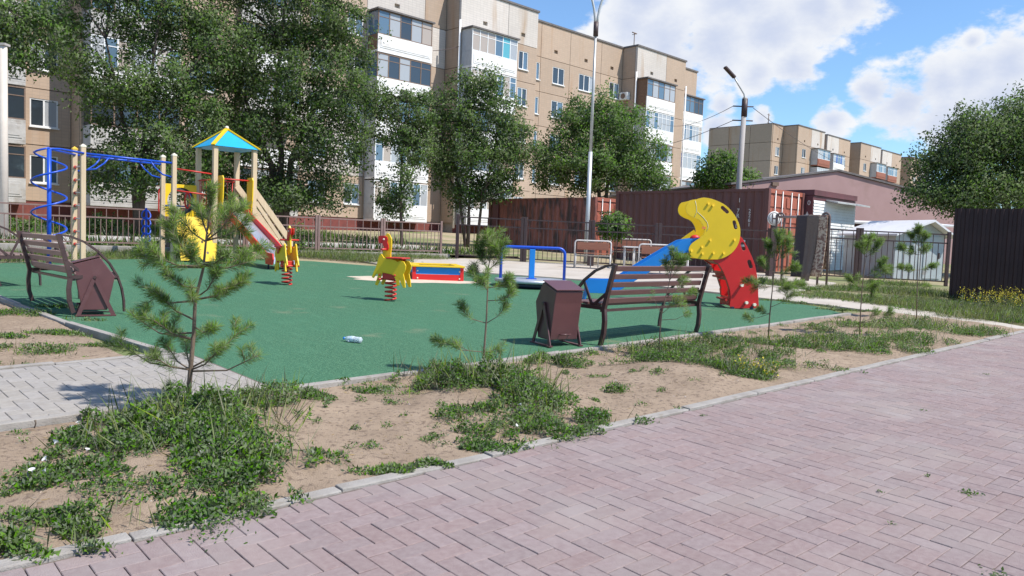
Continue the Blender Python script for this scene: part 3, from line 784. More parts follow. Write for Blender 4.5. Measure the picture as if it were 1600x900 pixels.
# ------------------------------------------------------------------ containers
def rust(name, c, c2, c3, s3=1.4, lo3=.5, hi3=.66):
    return M(name, c, c2, rough=.6, scale=2.5, c3=c3, scale3=s3, lo3=lo3, hi3=hi3, stretch=(1, 1, .35), bump=.15, bscale=60)
m_c1 = rust('shaded_orange_container_paint', (.155, .060, .052), (.13, .052, .046), (.095, .043, .04), 1.2, .58, .75)  # same paint as the doors, darkened: the sunless side's shade is in the colour
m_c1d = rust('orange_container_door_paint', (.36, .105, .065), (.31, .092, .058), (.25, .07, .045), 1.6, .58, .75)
m_c2 = rust('rusted_orange_container_paint', (.30, .10, .072), (.23, .075, .058), (.06, .034, .032), 3.2, .45, .6)
m_c3 = rust('maroon_container_paint', (.13, .04, .045), (.10, .035, .04), (.08, .03, .03))
m_wpaint = M('white_stencil_paint', (.75, .73, .70), (.6, .57, .54), rough=.7, scale=20)
m_steel = M('galvanised_steel', (.52, .52, .51), (.42, .42, .41), rough=.45, metal=.35, scale=6)
def text_mesh(name, s, size, mat, parent, mtx):
    cu = bpy.data.curves.new(name, 'FONT'); cu.body = s; cu.size = size; cu.align_x = 'CENTER'; cu.align_y = 'CENTER'; cu.extrude = .002; cu.space_line = .85
    t = bpy.data.objects.new(name + '_tmp', cu); col.objects.link(t)
    dg = bpy.context.evaluated_depsgraph_get(); me = bpy.data.meshes.new_from_object(t.evaluated_get(dg))
    bpy.data.objects.remove(t); bpy.data.curves.remove(cu)
    me.name = name; o = link(name, me, mat, parent); o.matrix_local = mtx
    return o
def container(label, loc, rz, L, Wd, H, mside, mdoor, doors=True, per=.278, dep=.036):
    root = thing('shipping_container', label, 'container', loc, rz)
    # frame
    for (x0, x1, y0, y1) in ((0, .14, 0, .14), (Wd - .14, Wd, 0, .14), (0, .14, L - .14, L), (Wd - .14, Wd, L - .14, L)):
        MB().box(x0, x1, y0, y1, 0, H).build('corner_post', mside, root, bevel=.01)
    f = MB(); f.box(.02, .09, .141, L - .141, H - .10, H - .012); f.box(Wd - .09, Wd - .02, .141, L - .141, H - .10, H - .012)
    f.build('top_rail', mside, root)
    f = MB(); f.box(.02, .09, .141, L - .141, .05, .2); f.box(Wd - .09, Wd - .02, .141, L - .141, .05, .2); f.build('bottom_rail', mside, root)
    MB().box(.05, Wd - .05, .05, L - .05, H - .08, H - .02).build('roof', mside, root)
    MB().box(.142, Wd - .142, .02, .1, H - .14, H - .005).build('door_header', mdoor, root)
    MB().box(.142, Wd - .142, .02, .1, .03, .16).build('door_sill', mdoor, root)
    def corr(x, out):
        vs, fs = [], []; y = .141; pts = []
        while y < L - .15:
            pts += [(y, 0), (y + per*.26, 0), (y + per*.5, dep), (y + per*.76, dep)]; y += per
        pts = [(a, c) for a, c in pts if a < L - .145] + [(L - .142, 0)]
        for a, c in pts: vs += [(x + out * (-c), a, .19), (x + out * (-c), a, H - .09)]
        for i in range(len(pts) - 1): fs.append((2*i, 2*i+1, 2*i+3, 2*i+2))
        MB().add(vs, fs).build('side_wall', mside, root)
    corr(.035, -1); corr(Wd - .035, 1)
    MB().box(.142, Wd - .142, L - .08, L - .03, .02, H - .1).build('end_wall', mside, root)
    if doors:
        for s in (0, 1):
            x0 = .145 if s == 0 else Wd / 2 + .006; x1 = Wd / 2 - .006 if s == 0 else Wd - .145
            b = MB(); b.box(x0, x1, .06, .085, .165, H - .145)
            nrib = 5; hh = (H - .31) / nrib
            for k in range(nrib):
                z0 = .165 + k * hh + .05; b.box(x0 + .05, x1 - .05, .032, .058, z0, z0 + hh - .14)
            dd = b.build('door', mdoor, root, bevel=.008)
            for q in (.28, .72):
                xx = x0 + (x1 - x0) * q
                MB().tube([(xx, .005, .08), (xx, .005, H - .05)], .022, 8).build('lock_rod', m_steel, dd)
            MB().box(x0 + .3, x0 + .75, -.02, -.003, .95, 1.0).build('handle', m_steel, dd)
    return root
CC = (7.9, 24.35)
c1 = container('big orange shipping container with shade-darkened sides beside the round sign', (CC[0], CC[1], zg(*CC) - .08), R(44), 6.06, 2.44, 2.66, m_c1, m_c1d)
for s, y, z, sz in (('I', 1.0, 2.28, .2), ('7\nR\nL\nD', 1.03, 1.7, .19), ('8', 1.03, 1.18, .19), ('2\n2\n6\n1', .62, 1.72, .17)):
    text_mesh('stencil_text', s, sz, m_wpaint, c1, Matrix.Translation((-.012, y, z)) @ Matrix(((0, 0, -1, 0), (-1, 0, 0, 0), (0, 1, 0, 0), (0, 0, 0, 1))))
for z in (.95, .8): MB().box(-.006, .0, .72, .86, z, z + .07).build('label_plate', m_wpaint, c1)
C2c = (3.12, 30.4)
c2 = container('rusty orange streaked container behind the dark fence and lamp post', (C2c[0], C2c[1], zg(*C2c) - .38), R(44), 6.2, 2.44, 2.6, m_c2, m_c1d, doors=True, per=.24, dep=.03)
MB().box(-.012, .03, 5.55, 5.9, 1.35, 2.35).build('faded_patch', m_c3, c2)
for s, y, z in (('G', 1.05, 2.15), ('B', 1.05, 1.88), ('2', 1.05, 1.55)):
    text_mesh('stencil_text', s, .26, m_c3, c2, Matrix.Translation((-.004, y, z)) @ Matrix(((0, 0, -1, 0), (-1, 0, 0, 0), (0, 1, 0, 0), (0, 0, 0, 1))))

# white clad kiosk built on to the container row
m_sid = M('white_siding', (.74, .74, .72), (.66, .66, .64), rough=.5, scale=3)
kx, ky = CC[0] + 2.5 * UX + .28 * UY, CC[1] + 2.5 * UY - .28 * UX
KO = thing('kiosk', 'narrow white clad kiosk with a small visor roof beside the container doors', 'kiosk', (kx, ky, zg(kx, ky) - .08), R(44))
MB().box(0, 3.4, .03, 3.2, 0, 2.55).build('wall', m_c3, KO)
nb = 24
for k in range(nb):
    z0 = .06 + k * 2.34 / nb
    b = MB(); b.add([(.04, .0, z0), (3.38, .0, z0), (3.38, .022, z0 + .095), (.04, .022, z0 + .095), (.04, .03, z0), (3.38, .03, z0)], [(0, 1, 2, 3), (0, 4, 5, 1)])
    b.build('siding_board', m_sid, KO)
MB().box(-.02, 3.42, -.02, 3.22, 2.56, 2.74).build('parapet', m_c3, KO)
b = MB(); b.prism([[(-.42, 2.34), (.0, 2.42), (.0, 2.47), (-.42, 2.39)]], lambda a, c, t: (t, a, c), .9, 3.6); b.build('visor', m_steel, KO)
star = []
for k in range(10):
    a = math.pi / 2 + k * math.pi / 5; r = .17 if k % 2 == 0 else .08; star.append((.20 + r * math.cos(a), 1.85 + r * math.sin(a)))
b = MB(); b.prism([[(a, c) for a, c in star]], lambda a, c, t: (t, a, c), -.004, .0); b.build('star_mark', m_wpaint, KO)
text_mesh('stencil_text', '0', .22, m_wpaint, KO, Matrix.Translation((-.003, .16, 2.3)) @ Matrix(((0, 0, -1, 0), (-1, 0, 0, 0), (0, 1, 0, 0), (0, 0, 0, 1))))

# shelter and sheds behind the fence, right
m_shed = M('pale_grey_shed_metal', (.40, .44, .45), (.34, .38, .39), rough=.5, scale=2, c3=(.25, .22, .19), scale3=1.5, lo3=.62, hi3=.78)
m_woof = M('white_roof_sheet', (.70, .69, .70), (.62, .61, .61), rough=.5, scale=1)
q0 = P(1334, 420, 29.8)
SH = thing('open_shelter', 'low white roofed open shelter with dark red back between kiosk and shed', 'shelter', (q0.x, q0.y, zg(q0.x, q0.y)), R(2))
MB().prism([[(-.2, 1.62), (1.8, 1.76), (1.8, 1.82), (-.2, 1.68)]], lambda a, c, t: (t, a, c), -.2, 4.3).build('roof', m_woof, SH)
for x in (0, 2.05, 4.1): MB().box(x, x + .07, 0, .07, -.1, 1.62).build('post', m_dfen, SH)
MB().box(0, 4.2, 1.5, 1.58, -.1, 1.7).build('back_wall', m_c3, SH)
MB().box(.3, 1.5, .9, 1.45, -.05, .95).build('cupboard', m_c2, SH)
s0 = P(1396, 430, 23.6)
SD = thing('metal_shed', 'small pale grey metal shed with gable roof behind the dark fence', 'shed', (s0.x, s0.y, zg(s0.x, s0.y)), R(14))
b = MB(); b.prism([[(0, -.1), (1.75, -.1), (1.75, 1.36), (1.1, 1.72), (0, 1.36)]], lambda a, c, t: (a, t, c), 0, 2.4); b.build('wall', m_shed, SD)
for xx in (.28, .56, .84): MB().box(xx, xx + .015, -.02, -.002, -.05, 1.34).build('seam', m_steel, SD)
b = MB(); b.box(1.02, 1.66, -.025, -.003, 0, 1.3); dd = b.build('door', m_shed, SD, bevel=.006)
MB().box(1.54, 1.58, -.06, -.028, .62, .8).build('handle', m_dfen, dd)
b = MB(); b.prism([[(-.22, 1.27), (1.1, 1.735), (1.1, 1.80), (-.22, 1.33)]], lambda a, c, t: (a, t, c), -.3, 2.5); b.build('roof', m_woof, SD)
b = MB(); b.prism([[(1.102, 1.735), (1.98, 1.25), (1.98, 1.31), (1.102, 1.80)]], lambda a, c, t: (a, t, c), -.3, 2.5); b.build('roof', m_woof, SD)

# round sign on a post, and the carpet rack
sg = Vector((7.28, 21.95)); SG = thing('round_sign', 'round white sign with dark letter marks on a dark post by the container corner', 'sign', (sg.x, sg.y, zg(*sg)), R(8))
MB().box(-.05, .05, -.04, .04, -.1, 1.45).build('post', m_dfen, SG)
b = MB(); b.lathe((0, 0, 0), [(0, 0), (.2, 0), (.2, .02), (0, .02)], 24); o = b.build('disc', m_wpaint, SG); o.rotation_euler = (R(90), 0, 0); o.location = (0, -.045, 1.62)
b = MB()
for x in (-.07, .045): b.box(x, x + .026, -.075, -.067, 1.5, 1.74)
b.box(-.044, .045, -.075, -.067, 1.6, 1.635); b.tube([(.165 * math.cos(k * math.pi / 12), -.068, 1.62 + .165 * math.sin(k * math.pi / 12)) for k in range(24)], .006, 5, closed=True)
b.build('marking', m_dfen, SG)
rk0, rk1 = P(1220, 339, 20.3), P(1290, 346, 19.3)
RK = thing('carpet_rack', 'steel carpet beating rack with looped end posts in the yard', 'rack', (rk0.x, rk0.y, zg(rk0.x, rk0.y)), math.atan2(rk1.y - rk0.y, rk1.x - rk0.x))
Lr = math.hypot(rk1.x - rk0.x, rk1.y - rk0.y); Hr = rk0.z - zg(rk0.x, rk0.y)
m_rackp = M('rack_paint', (.11, .075, .07), (.16, .11, .10), rough=.6, scale=9)
for x in (0, Lr):
    w_ = .11
    pts = [(x - w_ * 1.15, 0, -.1), (x - w_, 0, Hr - .05)] + [(x - w_ * math.cos(a), 0, Hr - .02 + .12 * math.sin(a)) for a in np.linspace(.2, math.pi - .2, 7)] + [(x + w_, 0, Hr - .05), (x + w_ * 1.15, 0, -.1)]
    MB().tube(pts, .028, 8).build('loop_post', m_rackp, RK)
MB().tube([(-.05, 0, Hr), (Lr + .05, 0, Hr)], .035, 10).build('top_bar', M('worn_pipe', (.34, .25, .23), (.28, .20, .18), rough=.6, scale=9), RK)
MB().tube([(-.1, 0, Hr - .42), (.1, 0, Hr - .42)], .018, 6).build('cross_piece', m_rackp, RK)
def carpet(name, label, x, w, drop_f, drop_b, mat, spread):
    root = thing(name, label, 'carpet', RK.matrix_basis @ Vector((x, 0, Hr)), RK.rotation_euler.z, 'carpets on the rack')
    prof = [(-spread, -drop_f)] + [(-spread * (1 - t) ** 1.5 - .045 * t, -drop_f * (1 - t)) for t in np.linspace(.15, .97, 7)] + [(.045 * math.cos(a), .045 * math.sin(a)) for a in np.linspace(math.pi * .8, math.pi * .2, 5)] + \
           [(spread * .5 * t + .045 * (1 - t), -drop_b * t) for t in np.linspace(.05, 1, 7)]
    vs, fs = [], []; n = 7
    for i, (y, z) in enumerate(prof):
        for k in range(n):
            tt = k / (n - 1); fl_ = .025 * math.sin(tt * 9 + x * 5) * min(1, abs(z) * 2); pinch = 1 - .35 * max(0, -z) / 1.4 * (1 if spread > .2 else -.15)
            vs.append(((tt - .5) * w * pinch, y + fl_, z))
    for i in range(len(prof) - 1):
        for k in range(n - 1): fs.append((i*n+k, i*n+k+1, (i+1)*n+k+1, (i+1)*n+k))
    o = MB().add(vs, fs, True).build('pile', mat, root); s = o.modifiers.new('s', 'SOLIDIFY'); s.thickness = .014
    return root
m_cp1 = M('dark_carpet', (.055, .045, .05), (.08, .06, .06), rough=.95, scale=30)
m_cp2 = M('brown_carpet_backing', (.15, .105, .085), (.20, .15, .12), rough=.95, scale=40, bump=.4, bscale=200)
m_cp3 = M('patterned_carpet', (.52, .40, .30), (.22, .12, .09), rough=.95, scale=16, lo=.47, hi=.55, bump=.4, bscale=200)
carpet('carpet', 'dark carpet hanging on the left of the rack', Lr * .55, .42, 1.52, 1.45, m_cp1, .14)
carpet('carpet', 'brown folded carpet in the middle of the rack', Lr * .76, .34, 1.60, 1.4, m_cp2, .28)
carpet('carpet', 'pale patterned carpet hanging on the right of the rack', Lr * .93, .34, 1.48, 1.3, m_cp3, .2)

# ------------------------------------------------------------------ poles, lamps, wires
g = G(915, 412); LP = thing('street_lamp', 'tall slim silver lamp post with two curved arms', 'street lamp', (g.x, g.y, zg(g.x, g.y)), 0)
topz = P(912, 40, g.y).z - zg(g.x, g.y)
MB().tube([(0, 0, -.1), (0, 0, 3.4)], [.07, .062], 14).build('lower_pole', M('silver_paint', (.55, .56, .57), (.47, .48, .49), rough=.4, metal=.3, scale=3), LP)
MB().tube([(0, 0, 3.4), (0, 0, topz - .25)], [.05, .036], 12).build('upper_pole', m_steel, LP)
MB().tube([(0, 0, topz - .3), (0, 0, topz + .12)], .075, 10).build('collar', m_dfen, LP)
for sgn in (-1, 1):
    pts = [(sgn * (.03 + 1.1 * (1 - math.cos(a))), 0, topz + 1.7 * math.sin(a)) for a in np.linspace(0, 1.35, 10)]
    ar = MB().tube(pts, .035, 8).build('arm', m_steel, LP)
    e = pts[-1]; b = MB(); b.sphere((e[0] + sgn * .3, 0, e[2] + .03), .32, 10, 6, (1, .42, .28)); b.build('lamp_head', m_steel, ar)
g = P(1152, 300, 31); PB = thing('street_lamp', 'grey concrete pole with a single bent lamp arm behind the containers', 'street lamp', (g.x, g.y, zg(g.x, g.y)), 0)
tz = P(1155, 152, 31).z - zg(g.x, g.y)
m_cpole = M('pole_concrete', (.44, .40, .375), (.36, .33, .31), rough=.9, scale=2, stretch=(1, 1, .3))
MB().tube([(0, 0, -.3), (.10, 0, tz)], [.14, .095], 10).build('pole', m_cpole, PB)
MB().tube([(.1, 0, tz - .75), (.1, 0, tz - .05)], .12, 8).build('bracket', m_dfen, PB)
MB().tube([(.08, -.1, tz - .2), (.02, -.12, tz + .1), (-.25, -.2, tz + .45), (-.45, -.25, tz + .72)], .03, 8).build('arm', m_steel, PB)
b = MB(); b.bar((-.42, -.25, tz + .70), (-.86, -.35, tz + 1.08), .2, .1); b.build('lamp_head', m_dfen, PB, bevel=.03)
for z in (tz - .35, tz - .9): MB().tube([(-.35, 0, z), (.45, 0, z)], .025, 6).build('cross_arm', m_dfen, PB)
lp = P(6, 352, 21.5); PL_ = thing('utility_pole', 'pale concrete pole standing at the far left edge', 'pole', (lp.x, lp.y, bank_z(lp.x, lp.y)), 0)
MB().tube([(0, 0, -.3), (0, 0, 5.2)], [.115, .10], 10).build('pole', M('pale_pole', (.60, .53, .46), (.52, .46, .40), rough=.85, scale=2), PL_)
MB().box(-.12, .12, -.12, .12, 5.2, 5.26).build('cap', m_cpole, PL_)
def wire(label, p0, p1, sag, r=.012):
    p0, p1 = Vector(p0), Vector(p1); pts = [p0.lerp(p1, t) - Vector((0, 0, sag * 4 * t * (1 - t))) for t in np.linspace(0, 1, 16)]
    tag(MB().tube(pts, r, 5).build('overhead_wire', m_dfen), label, 'wire', 'overhead wires')
pt = Vector((g.x, g.y, zg(g.x, g.y)))
bw = B1.matrix_basis
wire('upper wire sagging from the concrete pole to the apartment block balcony', pt + Vector((-.35, 0, tz - .35)), bw @ Vector((13.0, -1.55, 11.9)), .5)
wire('lower wire sagging from the concrete pole across the white balconies', pt + Vector((-.3, 0, tz - .9)), bw @ Vector((5.0, -.1, 9.4)), .9)
wire('wire running right from the concrete pole past the far block', pt + Vector((.45, 0, tz - .4)), P(1330, 262, 60), .3)
wire('thin wire crossing the recess from drain pipe to balcony corner', bw @ Vector((-11.7, -1.15, 13.3)), bw @ Vector((-9.8, -1.6, 13.9)), .05, .02)

# ------------------------------------------------------------------ pipe frame benches and table in the yard
m_pipe = M('white_pipe_paint', (.66, .63, .60), (.55, .51, .48), rough=.5, scale=12)
m_ply = M('red_brown_board', (.30, .125, .075), (.25, .10, .06), rough=.55, scale=5, stretch=(1, 6, 6))
def rounded(x0, x1, z0, z1, r, y):
    pts = [(x0, y, z0)]
    pts += [(x0 + r - r * math.cos(a), y, z1 - r + r * math.sin(a)) for a in np.linspace(0, math.pi / 2, 5)]
    pts += [(x1 - r + r * math.sin(a), y, z1 - r + r * math.cos(a)) for a in np.linspace(0, math.pi / 2, 5)]
    return pts + [(x1, y, z0)]
def yard_bench(label, loc, rz, w):
    root = thing('pipe_bench', label, 'bench', loc, rz, 'white pipe benches in the yard')
    MB().tube(rounded(0, w, 0, .76, .08, 0), .022, 8).build('frame', m_pipe, root)
    for x in (.03, w - .03): MB().tube([(x, -.0, .38), (x, -.36, .38), (x, -.40, .0)], .018, 8).build('leg', m_pipe, root)
    MB().tube([(.02, -.02, .34), (w - .02, -.02, .34)], .016, 6).build('stretcher', m_pipe, root)
    MB().box(.06, w - .06, -.03, -.012, .5, .71).build('backrest', m_ply, root, bevel=.006)
    MB().box(.04, w - .04, -.40, -.04, .40, .42).build('seat', m_ply, root, bevel=.006)
    MB().tube([(w * .45, .0, .0), (w * .45, 0, .34)], .014, 6).build('leg', m_pipe, root); MB().tube([(w * .66, .0, .0), (w * .66, 0, .34)], .014, 6).build('leg', m_pipe, root)
    return root
def on(px, py): g = G(px, py); return (g.x, g.y, zg(g.x, g.y))
yard_bench('white pipe bench with red brown boards beside the lamp post', on(897, 417), R(-4), 1.02)
yard_bench('white pipe bench with red brown boards half hidden by the blue slide', on(997, 425), R(-4), 1.30)
bb = yard_bench('red brown board bench standing farthest back before the fence', on(953, 409), R(-4), 1.3)
tb = thing('pipe_table', 'narrow table with white pipe legs between the yard benches', 'table', on(973, 419), R(-4))
MB().box(-.02, .42, -.3, .3, .60, .64).build('tabletop', m_pipe, tb, bevel=.008)
for x in (.03, .3):
    for y in (-.22, .22): MB().tube([(x, y, 0), (x, y, .6)], .018, 8).build('leg', m_pipe, tb)
# ------------------------------------------------------------------ play equipment
def plastic(name, c, k=.93, rough=.42): return M(name, c, tuple(x * k for x in c), rough=rough, scale=3, spec=.45, bump=.04, bscale=30)
m_yel = plastic('yellow_plastic', (.80, .52, .012)); m_redp = plastic('red_plastic', (.62, .018, .018)); m_blup = plastic('blue_plastic', (.012, .21, .62))
m_blu = plastic('blue_pipe_paint', (.012, .075, .50), rough=.35); m_redm = plastic('red_metal_paint', (.55, .035, .025)); m_sky = plastic('sky_blue_roof_panel', (.015, .36, .66))
m_beam = M('beige_glued_timber', (.60, .455, .30), (.52, .385, .245), rough=.65, scale=4, stretch=(6, 6, .5), bump=.15, bscale=60)
m_cap = plastic('pale_post_cap', (.72, .66, .52)); m_ycap = plastic('yellow_post_cap', (.75, .45, .05))
m_chute = M('steel_chute', (.60, .63, .68), (.52, .55, .60), rough=.28, metal=.6, scale=3)
m_navy = plastic('dark_navy_paint', (.03, .03, .06)); m_wood = M('dark_stained_board', (.16, .10, .07), (.12, .075, .05), rough=.8, scale=8)
m_purp = plastic('plum_plastic', (.20, .035, .09))

O = (-7.1, 18.4)
PS = thing('play_tower', 'wooden play tower with blue roof, slide, steps, monkey bars and spiral climber', 'playground', (O[0], O[1], zg(*O)), R(44))
def gz_(u, v): x, y = O[0] + u * UX - v * UY, O[1] + u * UY + v * UX; return zg(x, y) - zg(*O)
def post(u, v, h, cap, s=.05):
    p = MB().box(u - s, u + s, v - s, v + s, gz_(u, v) - .1, h).build('post', m_beam, PS, bevel=.012)
    b = MB(); b.add([(u-s-.004, v-s-.004, h), (u+s+.004, v-s-.004, h), (u+s+.004, v+s+.004, h), (u-s-.004, v+s+.004, h), (u-s-.004, v-s-.004, h+.03), (u+s+.004, v-s-.004, h+.03), (u+s+.004, v+s+.004, h+.03), (u-s-.004, v+s+.004, h+.03), (u, v, h+.075)],
        [(0,1,5,4),(1,2,6,5),(2,3,7,6),(3,0,4,7),(4,5,8),(5,6,8),(6,7,8),(7,4,8)]); b.build('post_cap', cap, p)
    return p
A = .97
for u, v in ((0, 0), (A, 0), (0, A), (A, A)): MB().box(u - .055, u + .055, v - .055, v + .055, gz_(u, v) - .1, 2.72).build('post', m_beam, PS, bevel=.012)
P1, P2, Q1, Q2 = (-2.75, .88), (-2.75, .25), (-.85, .95), (-.85, .25)
post(*P1, 2.38, m_ycap); post(*P2, 2.40, m_cap); post(*Q1, 2.40, m_cap); post(*Q2, 2.40, m_cap)
# roof: four panels with edge strips
ez, az, ov = 2.72, 3.20, .10
cor = [(-ov, -ov, ez), (A + ov, -ov, ez), (A + ov, A + ov, ez), (-ov, A + ov, ez)]; apx = (A / 2, A / 2, az)
rf = MB()
for i in range(4):
    a, c = cor[i], cor[(i + 1) % 4]; rf.add([a, c, apx], [(0, 1, 2)])
rf.add([(x, y, z - .005) for x, y, z in cor], [(3, 2, 1, 0)]); roof = rf.build('roof', m_sky, PS)
for i in range(4):
    a = Vector(cor[i]); b = MB(); b.bar(a + Vector((0, 0, .012)), Vector(apx) + Vector((0, 0, .012)), .09, .03); b.build('ridge_strip', m_yel, roof)
b = MB().sphere((A / 2, A / 2, az + .03), .05, 8, 5); b.build('finial', m_cap, roof)
# deck
DZ = 1.18
MB().box(.06, A - .06, .06, A - .06, DZ - .06, DZ).build('deck', m_wood, PS)
MB().box(.056, A - .056, -.02, .02, DZ - .14, DZ - .02).build('deck_beam', m_beam, PS); MB().box(-.02, .02, .056, A - .056, DZ - .14, DZ - .02).build('deck_beam', m_beam, PS)
# slide entry cheeks
for x in (.12, A - .12):
    out = [(.10, DZ - .1), (-.12, DZ - .02), (-.20, DZ + .30), (-.22, DZ + .78), (-.17, DZ + .85), (.06, DZ + .85), (.10, DZ + .80)]
    b = MB(); b.prism([out], lambda a, c, t: (t, a, c), x - .014, x + .014); b.build('slide_cheek', m_yel, PS, bevel=.004)
MB().tube([(.12, -.02, DZ + .78), (A - .12, -.02, DZ + .78)], .018, 8).build('slide_crossbar', m_redm, PS)
# slide chute
prof = [(.08, DZ + .01), (-.22, DZ - .04), (-.5, DZ - .20), (-1.75, .40), (-2.0, .27), (-2.2, .22), (-2.52, .21)]
sl = MB(); x0, x1 = .24, A - .24
vs = [(x, y, z) for y, z in prof for x in (x0, x1)]; sl.add(vs, [(2*i, 2*i+1, 2*i+3, 2*i+2) for i in range(len(prof) - 1)], True)
sl.add([(x0, -2.52, .21), (x1, -2.52, .21), (x1, -2.56, .06), (x0, -2.56, .06)], [(0, 1, 2, 3)])
slide = sl.build('slide', m_chute, PS)
for x, mt in ((x0, m_redp), (x1, m_redp)):
    up = [(y, z + .13) for y, z in prof[:-2]] + [(-2.2, .30), (-2.50, .28)]; lo = [(y, z - .07) for y, z in prof]
    b = MB(); b.prism([up + lo[::-1]], lambda a, c, t: (t, a, c), x - .016, x + .016); b.build('slide_side', mt, slide, bevel=.004)
b = MB(); b.prism([[(-.45, DZ - .30), (-1.75, .30), (-2.0, .18), (-1.9, .05), (-1.0, .42), (-.4, .85)]], lambda a, c, t: (t, a, c), x1 + .02, x1 + .045); b.build('slide_skirt', m_yel, slide)
b = MB(); b.prism([[(-1.6, .36), (-2.1, .14), (-2.1, .04), (-1.75, .10)]], lambda a, c, t: (t, a, c), x1 + .048, x1 + .06); b.build('slide_skirt', m_purp, slide)
b = MB(); b.prism([[(-2.22, .30), (-2.56, .28), (-2.60, .16), (-2.54, .04), (-2.25, .05)]], lambda a, c, t: (t, a, c), x0 - .05, x0 - .02); b.build('slide_foot', m_redp, slide)
for x in (x0, x1): MB().tube([(x, -2.3, gz_(x, -2.3) - .05), (x, -2.3, .2)], .022, 8).build('slide_leg', m_navy, slide)
# steps on the far side
xs0, xs1 = A + .06, 2.0
for y in (.10, A - .10):
    b = MB(); b.bar((xs0, y, DZ - .05), (xs1, y, .05), .045, .16); b.build('stringer', m_beam, PS, bevel=.008)
    b = MB(); b.bar((xs0 - .1, y, DZ + .68), (xs1 + .02, y, .52), .045, .15); b.build('handrail', m_beam, PS, bevel=.008)
    MB().box(xs1 - .02, xs1 + .08, y - .052, y + .052, gz_(2, y) - .1, .58).build('newel_post', m_beam, PS, bevel=.02)
    b = MB(); b.bar((xs0 + .05, y, DZ + .28), (xs1 - .03, y, .28), .03, .09); b.build('mid_rail', m_beam, PS)
for k in range(5):
    t = (k + .6) / 5; x = xs0 + (xs1 - xs0) * t; z = DZ * (1 - t)
    MB().box(x - .09, x + .09, .125, A - .125, z - .015, z + .02).build('step', m_wood, PS)
# hole panel
outer = [(-.83, 1.02), (-.02, 1.02), (-.02, 1.80), (-.83, 1.80)]
hole = [(-.42 + .325 * math.cos(a), 1.40 + .325 * math.sin(a)) for a in np.linspace(0, 2 * math.pi, 29)[:-1]]
b = MB(); b.prism([outer, hole], lambda a, c, t: (a, t, c), .93, .955); hp = b.build('hole_panel', m_yel, PS, bevel=.003)
b = MB(); b.tube([(-.30 + .06 * math.cos(a), .86, 1.42 + .18 * math.sin(a)) for a in np.linspace(0, 2 * math.pi, 17)[:-1]], .022, 8, closed=True); b.build('grip_ring', m_redp, PS)
MB().tube([(-.83, .93, 1.28), (-.02, .93, 1.28)], .015, 8).build('bar', m_blu, PS); MB().tube([(-.2, .96, 1.05), (-.12, .97, 1.3), (-.2, .96, 1.6)], .015, 8).build('bar', m_blu, PS)
b = MB(); b.tube([(-.42, .957, 1.40), (-.42, 1.42, 1.40)], .335, 28, cap=False); o = b.build('crawl_tunnel', m_navy, PS); s = o.modifiers.new('s', 'SOLIDIFY'); s.thickness = .01
# climbing slab
out = [(-.84, 1.03), (-.22, 1.03), (-.10, .95), (-.08, .80), (.02, .62), (.05, .35), (.03, .02), (-.30, .0), (-.40, .10), (-.52, .12), (-.64, .02), (-.84, .02)]
def slab(a, c, t): return (a, .16 - (1.03 - c) * .34 + t, c)
hol = [[(cx + .03 * math.cos(a), cz + .035 * math.sin(a)) for a in np.linspace(0, 2 * math.pi, 11)[:-1]] for cx, cz in ((-.22, .88), (-.45, .72), (-.15, .66), (-.6, .5), (-.3, .45), (-.2, .2), (-.65, .85), (-.7, .25))]
b = MB(); b.prism([out] + hol, slab, -.012, .012); b.build('climbing_slab', m_yel, PS)
# red rails
for z0, z1, y in ((2.12, 2.05, .25), (1.62, 1.55, .25)): MB().tube([(-.84, y, z0), (-.06, .02, z1)], .018, 8).build('guard_rail', m_redm, PS)
MB().tube([(-.88, .97, 1.72), (-.93, .97, 1.6), (-.93, .97, 1.15), (-.88, .97, 1.05)], .016, 8).build('grab_handle', m_redm, PS)
b = MB()
for k in range(7): b.tube([(.08 + k * .13, A, DZ + .05), (.08 + k * .13, A, DZ + .78)], .012, 6)
b.tube([(.06, A, DZ + .78), (A - .06, A, DZ + .78)], .018, 8); b.tube([(.06, A, DZ + .1), (A - .06, A, DZ + .1)], .015, 8); b.build('guard_bars', m_redm, PS)
b = MB()
for k in range(5): b.tube([(0, .1 + k * .19, DZ + .15), (0, .1 + k * .19, DZ + .75)], .011, 6)
b.tube([(0, .06, DZ + .75), (0, A - .06, DZ + .75)], .018, 8); b.tube([(0, .06, DZ + .15), (0, A - .06, DZ + .15)], .015, 8); b.build('guard_bars', m_redm, PS)
# ladder between the two left posts
for k in range(7):
    z = .32 + k * .28
    MB().tube([(P1[0], P1[1] - .05, z), (P2[0], P2[1] + .05, z)], .016, 8).build('rung', m_steel, PS)
    for (u, v), s in ((P1, -1), (P2, 1)): MB().tube([(u, v + s * .051, z), (u, v + s * .085, z)], .034, 10).build('rung_socket', m_redm, PS)
# monkey bars
for (pa, pb) in ((P1, Q1), (P2, Q2)):
    MB().tube([(pa[0] + .05, pa[1], 2.27), (pb[0] - .05, pb[1], 2.24)], .024, 8).build('side_bar', m_blu, PS)
    for (p, s) in ((pa, 1), (pb, -1)):
        MB().tube([(p[0] + s * .05, p[1], 1.92), (p[0] + s * .25, p[1], 1.96), (p[0] + s * .42, p[1], 2.10), (p[0] + s * .52, p[1], 2.24)], .018, 8).build('brace', m_blu, PS)
for k in range(6):
    u = -2.5 + k * .28; MB().tube([(u, P2[1], 2.26), (u, P1[1], 2.26)], .015, 8).build('overhead_rung', m_blu, PS)
